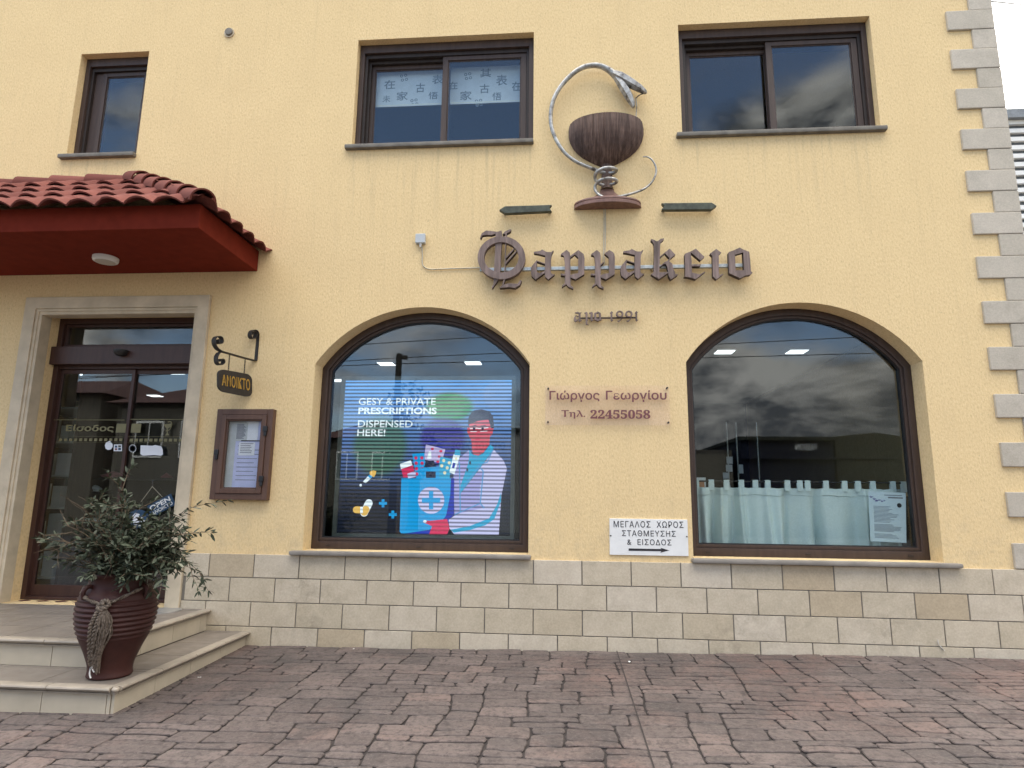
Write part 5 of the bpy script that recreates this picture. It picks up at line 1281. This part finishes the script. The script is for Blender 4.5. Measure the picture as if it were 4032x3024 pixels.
def shoe(x0_, x1_, y0_, y1_, yy, mat, lab):
    a = dC(x0_, y1_, yy); b_ = dC(x1_, y0_, yy); Lx = b_.x-a.x; H = b_.z-a.z; mm = MB()
    secs = [(0.0, .06, .38, .30), (.06, .05, .50, .40), (.2, .03, .62, .46), (.4, .02, .98, .44), (.52, .02, .88, .42), (.7, .03, .60, .52), (.88, .05, .42, .50), (.97, .07, .30, .34), (1.0, .1, .2, .15)]
    vs = []; k_ = 12
    for t, zb, zt, wd in secs:
        for q_ in range(k_):
            an = 2*math.pi*q_/k_; vs.append((a.x+Lx*t, yy+.11*Lx/.28*wd*math.cos(an)*.9, a.z+H*(zb+(zt-zb)*(0.5+.5*math.sin(an)))))
    n_ = len(secs); mm.add(vs, [(i*k_+q_, i*k_+(q_+1) % k_, (i+1)*k_+(q_+1) % k_, (i+1)*k_+q_) for i in range(n_-1) for q_ in range(k_)]+[tuple(range(k_-1, -1, -1)), tuple((n_-1)*k_+q_ for q_ in range(k_))])
    mm.box(a.x+Lx*.03, a.x+Lx*.97, yy-.035, yy+.035, a.z-.004, a.z+.012)
    tag(mm.build('shoe', mat, loc=(a.x, yy, a.z), smooth=60), lab, 'shoe', 'shoes on the rack behind the door')
shoe(458, 668, 600, 690, 1.36, simple('pale_clog', (.62, .66, .68), .6), 'pale grey clog on the rack left of the door mullion')
shoe(672, 885, 530, 575, 1.36, simple('pink_slipper', (.36, .13, .15), .7), 'flat pink slipper on the rack behind the door mullion')
shoe(500, 600, 745, 778, 1.36, M_papergrey, 'low grey sandal on the rack beneath the pale clog')
shoe(1160, 1240, 540, 580, 1.36, simple('dark_red_slipper', (.20, .05, .06), .7), 'dark red slipper on the rack near the right door edge')
wt = thing('white_tray', 'white tray on the low rack behind the olive branches', 'tray', tuple(dC(570, 940, 1.3)))
m = MB(); a = dC(455, 940, 1.3); b_ = dC(690, 915, 1.3); m.box(a.x, b_.x, 1.26, 1.5, a.z, b_.z); m.build('tray_body', M_paper, wt, bevel=.005)

# floor disc on the landing
m = MB(); pz = G(655, 2404, UZ+.004)
m.lathe([(0.0, .006), (.125, .006), (.14, .010), (.15, .008), (.152, 0.0)], (pz.x-.02, pz.y, UZ+.001), 40)
tag(m.build('floor_dish', simple('grey_metal_dish', (.30, .29, .27), .4, .3), loc=(pz.x-.02, pz.y, UZ+.001), smooth=40), 'flat round grey dish on the landing behind the pot', 'dish')
# ------------------------------------------------------------------ potted olive
PX, PY, PZ = -3.275, -1.585, LZ+0.001
pot = thing('clay_pot', 'big dark red ribbed clay pot on the lower step corner', 'pot', (PX, PY, PZ))
base_prof = [(0.0, 0.0), (0.138, 0.0), (0.148, 0.010), (0.143, 0.05), (0.152, 0.10), (0.186, 0.19), (0.226, 0.28), (0.250, 0.35), (0.262, 0.42), (0.264, 0.475), (0.258, 0.53), (0.243, 0.575), (0.219, 0.605), (0.204, 0.63), (0.199, 0.66), (0.203, 0.69), (0.213, 0.703), (0.217, 0.715), (0.213, 0.728), (0.203, 0.731), (0.192, 0.715), (0.187, 0.66), (0.0, 0.655)]
sm = [];
def interp(prof, z):
    for (r0_, z0), (r1__, z1) in zip(prof[1:-1], prof[2:]):
        if z0 <= z <= z1 and z1 > z0: return r0_+(r1__-r0_)*(z-z0)/(z1-z0)
    return prof[-1][0]
fine = []
z_ = 0.012
bpv = smooth_path([Vector((r, 0, z)) for r, z in base_prof[2:17]], 6)
for p in bpv:
    r = p.x
    if 0.27 < p.z < 0.545: r += 0.0045*math.sin((p.z-0.27)*2*math.pi/0.034)
    fine.append((r, p.z))
fine2 = []
zz = [0.012+k*0.0045 for k in range(160)]
bl_ = [(p.x, p.z) for p in bpv]
for z_ in zz:
    if z_ > 0.70: break
    r = 0.148
    for (r0_, z0), (r1__, z1) in zip(bl_[:-1], bl_[1:]):
        if min(z0, z1) <= z_ <= max(z0, z1) and abs(z1-z0) > 1e-6:
            r = r0_+(r1__-r0_)*(z_-z0)/(z1-z0); break
    env = max(0, min(1, (z_-0.26)/0.05))*max(0, min(1, (0.56-z_)/0.03))
    fine2.append((r+0.0055*env*math.sin((z_-0.27)*2*math.pi/0.034), z_))
m = MB(); m.lathe([(0.0, 0.0), (0.138, 0.0)]+fine2+base_prof[16:21], (PX, PY, PZ), 64); m.build('body', M_pottery, pot, smooth=60)
m = MB(); m.lathe([(0.0, 0.665), (0.12, 0.66), (0.190, 0.652)], (PX, PY, PZ), 32); m.build('soil', M_soil, pot, smooth=60)
for ang in (248, 347):                                         # small lugs at the shoulder
    a = rad(ang); dx, dy = math.cos(a), math.sin(a); m = MB()
    m.tube(smooth_path([(PX+dx*.200, PY+dy*.200, PZ+.640), (PX+dx*.232, PY+dy*.232, PZ+.640), (PX+dx*.258, PY+dy*.258, PZ+.610), (PX+dx*.250, PY+dy*.250, PZ+.560)], 5), 0.015, 10)
    m.build('handle', M_pottery, pot, smooth=60)
# rope tied around the shoulder, knot at the front left with frayed ends
ropeo = thing('rope', 'grey twisted rope knotted round the neck of the clay pot, frayed ends hanging', 'rope', (PX, PY-.3, PZ+.5))
def twisted(path, r, turns, name):
    mm = MB(); path = smooth_path(path, 8); n_ = len(path)
    for s_ in range(2):
        pts_ = []; rr = []
        for i, p in enumerate(path):
            t = (path[min(i+1, n_-1)]-path[max(i-1, 0)]).normalized(); a_ = t.orthogonal().normalized() if i == 0 else (prev-t*prev.dot(t)).normalized(); prev = a_; b2 = t.cross(a_)
            th = 2*math.pi*turns*i/n_+s_*math.pi; pts_.append(p+(a_*math.cos(th)+b2*math.sin(th))*r*.62)
        mm.tube(pts_, r*.72, 7)
    mm.build(name, M_rope, ropeo, smooth=60)
def pr_(ang, z, ext=0.012):
    a = rad(ang); r = 0.21
    for (r0_, z0), (r1__, z1) in zip(bl_[:-1], bl_[1:]):
        if min(z0, z1) <= z <= max(z0, z1) and abs(z1-z0) > 1e-6: r = r0_+(r1__-r0_)*(z-z0)/(z1-z0); break
    return Vector((PX+(r+ext)*math.cos(a), PY+(r+ext)*math.sin(a), PZ+z))
KA = 287
loop = [pr_(KA, .535), pr_(KA+14, .555), pr_(KA+30, .585), pr_(KA+50, .612), pr_(KA+75, .632), pr_(KA+110, .632), pr_(KA+150, .628), pr_(KA+190, .628), pr_(KA+225, .632), pr_(KA+265, .628), pr_(KA+300, .602), pr_(KA+325, .575), pr_(KA+345, .548), pr_(KA+360, .535)]
dense = []
twisted(loop, 0.0115, 46, 'loop')
twisted([pr_(KA+3, .515, .02), pr_(KA-2, .55, .03), pr_(KA+5, .56, .04), pr_(KA+8, .53, .035), pr_(KA-3, .505, .03), pr_(KA-6, .53, .02), pr_(KA+2, .548, .045)], 0.012, 7, 'knot')
twisted([pr_(KA, .525, .03), pr_(KA-7, .47, .022), pr_(KA-13, .40, .016), pr_(KA-17, .30, .016), pr_(KA-21, .20, .022), pr_(KA-22, .11, .03)], 0.0125, 9, 'strand')
twisted([pr_(KA+2, .525, .035), pr_(KA-2, .46, .022), pr_(KA-7, .38, .018), pr_(KA-11, .28, .018), pr_(KA-15, .18, .024), pr_(KA-17, .10, .03)], 0.0125, 9, 'strand')
mm = MB(); r_ = random.Random(2)
for k in range(46):
    u = r_.random(); a0 = KA+8-10*u+r_.uniform(-4, 4); z0 = .47-.12*u*r_.random()
    pts_ = [pr_(KA+3+r_.uniform(-2, 2), .515, .025), pr_(a0+r_.uniform(0, 5), .43, r_.uniform(.012, .04)), pr_(a0+r_.uniform(-2, 6), .33, r_.uniform(.012, .045)), pr_(a0-6+r_.uniform(-6, 5), .22, r_.uniform(.014, .05)), pr_(a0-14+r_.uniform(-7, 5), r_.uniform(.05, .14), r_.uniform(.02, .05))]
    mm.tube(smooth_path(pts_, 4), 0.0035, 5)
mm.build('frayed_end', M_rope, ropeo, smooth=60)
mm = MB()
for (a_, z_) in ((KA-20, .06), (KA-14, .10)): mm.tube(smooth_path([pr_(a_, z_+.04, .035), pr_(a_-1, z_, .045), pr_(a_+3, z_-.03, .045)], 4), 0.005, 6)
mm.build('white_thread', M_white, ropeo, smooth=60)

# olive shrub
ol = thing('olive_shrub', 'bushy dark grey-green olive shrub with bare twigs growing from the clay pot', 'shrub', (PX, PY, PZ+.655))
R_ = random.Random(21)
leafb = MB(); twig = MB()
def leaf_at(p, d, up, Ln, wd, tn):
    d = d.normalized(); s_ = d.cross(up)
    if s_.length < 1e-4: s_ = d.orthogonal()
    s_.normalize(); n_ = s_.cross(d); k = 0.12*Ln
    vs = [p, p+d*Ln*.35+s_*wd-n_*k*.0+n_*.15*wd, p+d*Ln*.35-s_*wd+n_*.15*wd, p+d*Ln*.75+s_*wd*.75-n_*k*.5, p+d*Ln*.75-s_*wd*.75-n_*k*.5, p+d*Ln-n_*k, p+d*Ln*.35, p+d*Ln*.75-n_*k*.6]
    leafb.add(vs, [(0, 1, 6), (0, 6, 2), (1, 3, 7, 6), (6, 7, 4, 2), (3, 5, 7), (7, 5, 4)], 0, tn)
def rv(s_=1.0): return Vector((R_.uniform(-1, 1), R_.uniform(-1, 1), R_.uniform(-1, 1)))*s_
O0 = Vector((PX-.01, PY, PZ+.66)); PS = 0.86
def shoot(p, d, L_, r, droop, leafy, sub, tn0):
    n_ = max(4, int(L_/.035)); path = [p.copy()]; rr = [r]; d = d.normalized()
    for i in range(n_):
        t = (i+1)/n_
        d = (d+rv(.16)+Vector((0, 0, -droop*.12*t))).normalized(); p = p+d*(L_/n_); path.append(p.copy()); rr.append(max(.0012, r*(1-t*.8)))
        if leafy > 0 and t > .22:
            for s_ in (-1, 1):
                if R_.random() < leafy:
                    sd = d.cross(Vector((0, 0, 1))+rv(.8)); sd.normalize() if sd.length > 1e-4 else None
                    ld = (d*R_.uniform(.35, .9)+sd*s_*R_.uniform(.5, 1.0)+rv(.35)).normalized()
                    leaf_at(p, ld, Vector((0, 0, 1))+rv(.7), R_.uniform(.050, .078), R_.uniform(.0078, .0112), min(1, max(0, tn0+R_.gauss(0, .22))))
        if sub and t > .25 and R_.random() < sub:
            sd = (d*.7+rv(.9)).normalized(); shoot(p, sd, L_*R_.uniform(.22, .42), r*.5, droop, leafy, 0, tn0)
    if leafy: 
        for _ in range(3): leaf_at(p, (d+rv(.4)).normalized(), Vector((0, 0, 1))+rv(.5), R_.uniform(.035, .055), .006, min(1, max(0, tn0+R_.gauss(0, .2))))
    twig.tube(path, rr, 5)
trunk = MB(); tp = [O0+Vector((0, 0, -.02)), O0+Vector((.005, 0, .12)), O0+Vector((.02, -.01, .26)), O0+Vector((.03, 0, .36))]
tp = [p+Vector((.02, -.10, 0)) for p in tp]; trunk.tube(smooth_path(tp, 5), lerp_list([.026, .023, .018, .010], 5), 10)
tr_o = trunk.build('trunk', M_bark, ol, smooth=60)
tops = [(-.62, .05, .32), (-.55, -.2, .18), (-.6, .15, .10), (-.50, -.3, .40), (-.42, .1, .45), (-.35, -.25, .15), (-.52, .3, .3),
        (.08, 0, .76), (.03, -.1, .74), (.14, .05, .66), (.22, .1, .40), (.33, -.1, .36), (.42, .1, .28), (.5, -.15, .27), (.55, .15, .24), (.5, .3, .2), (.35, -.3, .30), (.2, -.35, .25), (.6, -.2, .20),
        (.45, -.3, .12), (.3, -.4, .1), (.1, -.42, .2), (-.1, -.4, .25), (.55, .05, .08), (.35, .35, .22), (.0, .35, .3), (.2, .2, .36), (.4, 0, .25), (.28, -.15, .30), (.12, -.28, .34),
        (.48, -.05, .2), (.38, -.25, .02), (.25, -.35, -.02), (.52, -.2, .04), (.05, -.38, .05), (-.3, -.35, .05)]
for (x, y, z_) in tops:
    for rep in range(4 if x > .05 else 3):
        tv = Vector((x*.71+.03, y*.75, z_*(.80 if x < .1 else .48)))+rv(.05); st0 = O0+Vector((.01, 0, R_.uniform(.0, .20 if x < .1 else .10)))
        tv.z = max(tv.z, .14); shoot(st0, tv.normalized()+Vector((0, 0, .16)), max(.22, tv.length*R_.uniform(.80, 1.0)), .0065, .18, .95, .34, .45)
for (x, y, z_) in ((.63, -.05, .32), (.53, .05, .46), (.50, .1, .14), (.54, -.1, .22), (.46, 0, .38)):
    tv = Vector((x, y, z_)); shoot(O0+Vector((.02, 0, .12)), tv.normalized()+Vector((0, 0, .08)), tv.length*1.0, .006, .22, .95, .22, .5)
for k in range(9):                                            # bare cut twigs near the middle left
    tv = Vector((R_.uniform(-.34, .06), R_.uniform(-.42, -.12), R_.uniform(.12, .50))); shoot(O0+Vector((0, 0, R_.uniform(.0, .12))), tv, tv.length, .0062, .0, .0, .5, .3)
tw_o = twig.build('branches', M_bark, ol, smooth=60)
leafb.build('leaves', M_leaf, ol, recalc=False, attr='tint')

# litter
def scrap(p, sz, rot, lab):
    mm = MB(); c_, s_ = math.cos(rot), math.sin(rot)
    pts_ = [(-1, -.4), (.2, -.5), (1, -.2), (.8, .4), (-.3, .45), (-.9, .3)]
    v_ = [Vector((p.x+sz*(x*c_-y*s_), p.y+sz*(x*s_+y*c_), p.z+.006+.004*abs(x)*(k % 2))) for k, (x, y) in enumerate(pts_)]
    mm.add(v_, [(0, 1, 4, 5), (1, 2, 3, 4)]); mm.add([q_+Vector((0, 0, -.0015)) for q_ in v_], [(5, 4, 1, 0), (4, 3, 2, 1)])
    tag(mm.build('litter_scrap', M_white, loc=p, recalc=False), lab, 'litter', 'white scraps of litter')
scrap(G(785, 2670, .14), .014, .3, 'tiny white scrap on the paving right of the steps'); scrap(G(1392, 2557, .19), .010, 1, 'tiny white speck by the foot of the plinth left of centre')
scrap(G(2940, 2705, .20), .010, .4, 'tiny white speck on the paving under the right arched window'); scrap(G(3580, 2884, .17), .013, .9, 'white speck on the paving near the bottom right'); scrap(G(2478, 2608, .22), .02, 1.2, 'pale curled scrap beside the sawn joint in the paving')
m = MB(); m.tube(smooth_path([W(2500+x/1.444, 2450+y/1.444, -.03) for x, y in ((1722, 100), (1728, 125), (1745, 145), (1758, 160))], 5), [.006]*16, 6, flat=.4)
tag(m.build('feather', M_white, loc=W(3705, 2540), smooth=60), 'small white feather stuck to the plinth at the right', 'feather')

# ------------------------------------------------------------------ neighbouring building and wire
nb = thing('neighbour_building', 'tall building with white and dark slats beyond the right corner', 'building', (14, 12, 0))
m = MB(); m.box(8, 20, 8.1, 18, -.1, 10.40); m.build('wall', simple('dark_cladding', (.10, .11, .12), .7), nb)
m = MB(); m.box(7.9, 20.1, 7.9, 18.1, 10.401, 10.62); m.build('parapet', simple('grey_coping', (.20, .22, .24), .7), nb)
m = MB()
for k in range(46): m.box(8, 20, 8.02, 8.099, 10.40-.212*k-.105, 10.40-.212*k)
m.build('slats', M_white, nb)
m = MB(); a = W(3895, 4, 1.0); b_ = W(4200, 20, 12.0); m.tube([a, a*.5+b_*.5+Vector((0, 0, -.08)), b_], .012, 6)
tag(m.build('overhead_wire', M_black, loc=a), 'thin overhead wire crossing the sky at the top right corner', 'wire')

# ------------------------------------------------------------------ street opposite (seen mirrored in the glass)
def mir(p, yg=0.266): return Vector((p.x, 2*yg-p.y, p.z))
M_op = simple('navy_shopfront', (.007, .010, .024), .7, spec=0.15); M_opw = simple('cream_house_wall', (.12, .11, .088), .9); M_oproof = simple('dark_roof_tile', (.07, .03, .024), .9); M_shut = simple('dark_shutter', (.030, .033, .028), .8, spec=0.15); M_hill = simple('hazy_hill', (.10, .12, .11), 1)
ps1 = thing('opposite_shop', 'dark navy flat-roofed shop across the street, mirrored in the right arched window', 'shop', (11, -24.5, 0))
m = MB(); m.box(8.6, 12.9, -34, -24.5, -.12, 4.45); m.build('wall', M_op, ps1)
m = MB(); m.box(8.5, 13.0, -34.1, -24.3, 4.451, 4.62); m.build('roof_edge', M_shut, ps1)
m = MB(); m.box(8.55, 12.95, -24.49, -24.3, 3.55, 3.65); m.build('ledge', M_op, ps1)
a = mir(W(2600+768/1.4425, 1150+900/1.4425, 25)); b_ = mir(W(2600+885/1.4425, 1150+862/1.4425, 25))
m = MB(); m.text('PASSION', lambda u, v, w: (b_.x+(a.x-b_.x)*u, -24.44, a.z+(b_.z-a.z)*v), 0, .02); m.build('lettering', M_papergrey, ps1, recalc=False)
ps2 = thing('opposite_warehouse', 'grey-green building with horizontal cladding beside the navy shop, mirrored in the glass', 'building', (14.4, -25, 0))
m = MB(); m.prism([(13.05, -.12), (16.6, -.12), (16.6, 4.6), (15.0, 4.86), (13.05, 4.66)], lambda p: (p[0], -24.6, p[1]), lambda p: (p[0], -33, p[1])); m.build('wall', M_shut, ps2)
m = MB()
for k in range(4): m.box(13.06, 16.59, -24.6, -24.5, .6+k*1.0, .66+k*1.0)
m.build('ledge', M_black, ps2)
ps3 = thing('opposite_wall', 'low cream roadside building carrying dark lettering, mirrored left of the navy shop', 'building', (6.2, -26, 0))
m = MB(); m.box(3.2, 8.3, -30, -25, -.12, 4.0); m.build('wall', M_opw, ps3)
m = MB(); a = mir(W(2600+190/1.4425, 1150+915/1.4425, 25.2)); b_ = mir(W(2600+400/1.4425, 1150+893/1.4425, 25.2)); m.text('ΕΛΕΝΑ ΠΟΛΥΔΩΡΟΥ', lambda u, v, w: (b_.x+(a.x-b_.x)*u, -24.96, a.z+(b_.z-a.z)*v), 0, .02); m.build('lettering', M_ink, ps3, recalc=False)
ps4 = thing('optician_shop', 'pale shop with a dark name band mirrored across the lit screen', 'shop', (-4, -25, 0))
m = MB(); m.box(-7.2, -1.2, -32, -25, -.12, 4.9); m.build('wall', simple('grey_shop_wall', (.22, .22, .21), .9), ps4)
m = MB(); a = mir(W(1200+870/1.5084, 1150+935/1.5084, 25.5)); b_ = mir(W(1200+1190/1.5084, 1150+890/1.5084, 25.5)); m.text('ΟΠΤΙΚΟΣ ΟΙΚΟΣ', lambda u, v, w: (b_.x+(a.x-b_.x)*u, -24.96, a.z+(b_.z-a.z)*v), 0, .03); m.build('lettering', M_ink, ps4, recalc=False)
m = MB(); m.box(-7.25, -1.15, -32.1, -24.8, 4.901, 5.05); m.build('roof_edge', M_shut, ps4)
def house(x0, x1, yf, zt, lab, wallm, roofh):
    h = thing('street_house', lab, 'house', ((x0+x1)/2, yf, 0), 'houses across the street')
    mm = MB(); mm.box(x0, x1, yf-8, yf, -.12, zt); mm.build('wall', wallm, h)
    mm = MB(); xm = (x0+x1)/2
    vs = [(x0-.4, yf+.4, zt+.003), (x1+.4, yf+.4, zt+.003), (x1+.4, yf-8.4, zt+.003), (x0-.4, yf-8.4, zt+.003), (x0+1.5, yf-4, zt+roofh), (x1-1.5, yf-4, zt+roofh)]
    mm.add(vs, [(0, 1, 5, 4), (1, 2, 5), (2, 3, 4, 5), (3, 0, 4), (3, 2, 1, 0)]); mm.build('roof', M_oproof, h)
    for k in range(2):
        xx = x0+(x1-x0)*(.3+.4*k); f_ = MB(); f_.box(xx-.6, xx+.6, yf, yf+.05, zt-2.2, zt-.7); fo = f_.build('window', M_white, h)
        for s_ in (-1, 1):
            g_ = MB(); g_.box(xx+s_*.28-.24, xx+s_*.28+.24, yf+.051, yf+.08, zt-2.1, zt-.8); g_.build('shutter', M_shut, fo)
house(-18.2, -13.4, -17.5, 5.2, 'cream house with red tiled roof mirrored in the right door leaf', M_opw, 1.5)
house(-25.5, -19.0, -17.5, 5.6, 'cream house with shuttered windows mirrored in the left door leaf', M_opw, 1.3)
house(-12.8, -8.0, -26, 4.6, 'far house with red roof mirrored beside the utility pole', M_opw, 1.4)
pt, pbm = mir(W(1200+561/1.5084, 1150+368/1.5084, 14)), None
ul = thing('utility_pole', 'dark wooden utility pole across the street mirrored in front of the lit screen', 'pole', (pt.x, pt.y, -.12))
m = MB(); m.tube([(pt.x, pt.y, -.12), (pt.x, pt.y, pt.z)], [.14, .10], 12); m.build('shaft', M_iron, ul, smooth=60)
m = MB(); m.box(pt.x-.05, pt.x+.28, pt.y-.06, pt.y+.06, pt.z-.18, pt.z-.06); m.build('crossarm', M_iron, ul)
for (za, zb, zo) in ((pt.z+.4, pt.z+1.6, 0.2), (pt.z-.15, pt.z+.9, 0.0), (pt.z-.35, pt.z+.2, 0.0)):
    m = MB(); xs_ = [-30, -15, pt.x, 5, 20, 34]
    m.tube(smooth_path([(x, pt.y, za+(zb-za)*(x-pt.x)/22+.0018*((x-pt.x) % 17-8)**2-.1) for x in xs_], 6), .013, 5)
    tag(m.build('street_cable', M_black, loc=(pt.x, pt.y, za)), 'black overhead cable strung along the street, mirrored in the glass', 'cable', 'overhead street cables')
def street_tree(x, y, h, lab):
    t = thing('street_tree', lab, 'tree', (x, y, -.12), 'trees across the street'); r2_ = random.Random(int(x*10))
    mm = MB(); mm.tube([(x, y, -.12), (x+.1, y, h*.35), (x+.05, y+.1, h*.6)], [.18, .13, .07], 8)
    for k in range(6):
        a_ = k*1.05; mm.tube([(x+.08, y, h*.4), (x+math.cos(a_)*h*.16, y+math.sin(a_)*h*.16, h*.65)], [.06, .02], 5)
    mm.build('trunk', M_bark, t)
    mm = MB()
    blobs = [(r2_.gauss(0, h*.14), r2_.gauss(0, h*.14), h*.68+r2_.gauss(0, h*.13), r2_.uniform(.10, .17)*h) for _ in range(12)]
    for (bx, by, bz, br_) in blobs:
        for _ in range(170):
            d_ = Vector((r2_.gauss(0, 1), r2_.gauss(0, 1), r2_.gauss(0, 1))).normalized()*br_*r2_.uniform(.6, 1.05); c_ = Vector((x+bx, y+by, bz))+d_
            u_ = Vector((r2_.gauss(0, 1), r2_.gauss(0, 1), r2_.gauss(0, 1))).normalized(); v_ = u_.orthogonal().normalized(); s_ = r2_.uniform(.07, .13)
            mm.add([c_-u_*s_, c_+v_*s_*.6, c_+u_*s_, c_-v_*s_*.6], [(0, 1, 2, 3)], 0, r2_.random())
    mm.build('crown', M_leaf, t, recalc=False, attr='tint')
street_tree(-6.6, -19, 5.6, 'leafy green tree by the utility pole across the street'); street_tree(4.6, -33, 5.2, 'dark round tree behind the low lettered building')
mm = MB(); n_ = 60; vs = []
for k in range(n_+1):
    x = -140+k*280/n_; hh = 7+5*math.sin(k*.31)+3*math.sin(k*.83+1); vs += [(x, -130, -.1), (x, -150, max(2, hh))]
mm.add(vs, [(2*k, 2*k+2, 2*k+3, 2*k+1) for k in range(n_)]); mm.add([(v[0], v[1]-20, -.1) for v in vs[1::2]]+[v for v in vs[1::2]], [(k, k+1, n_+1+k+1, n_+1+k) for k in range(n_)])
mm.build('hills', M_hill)['kind'] = 'structure'
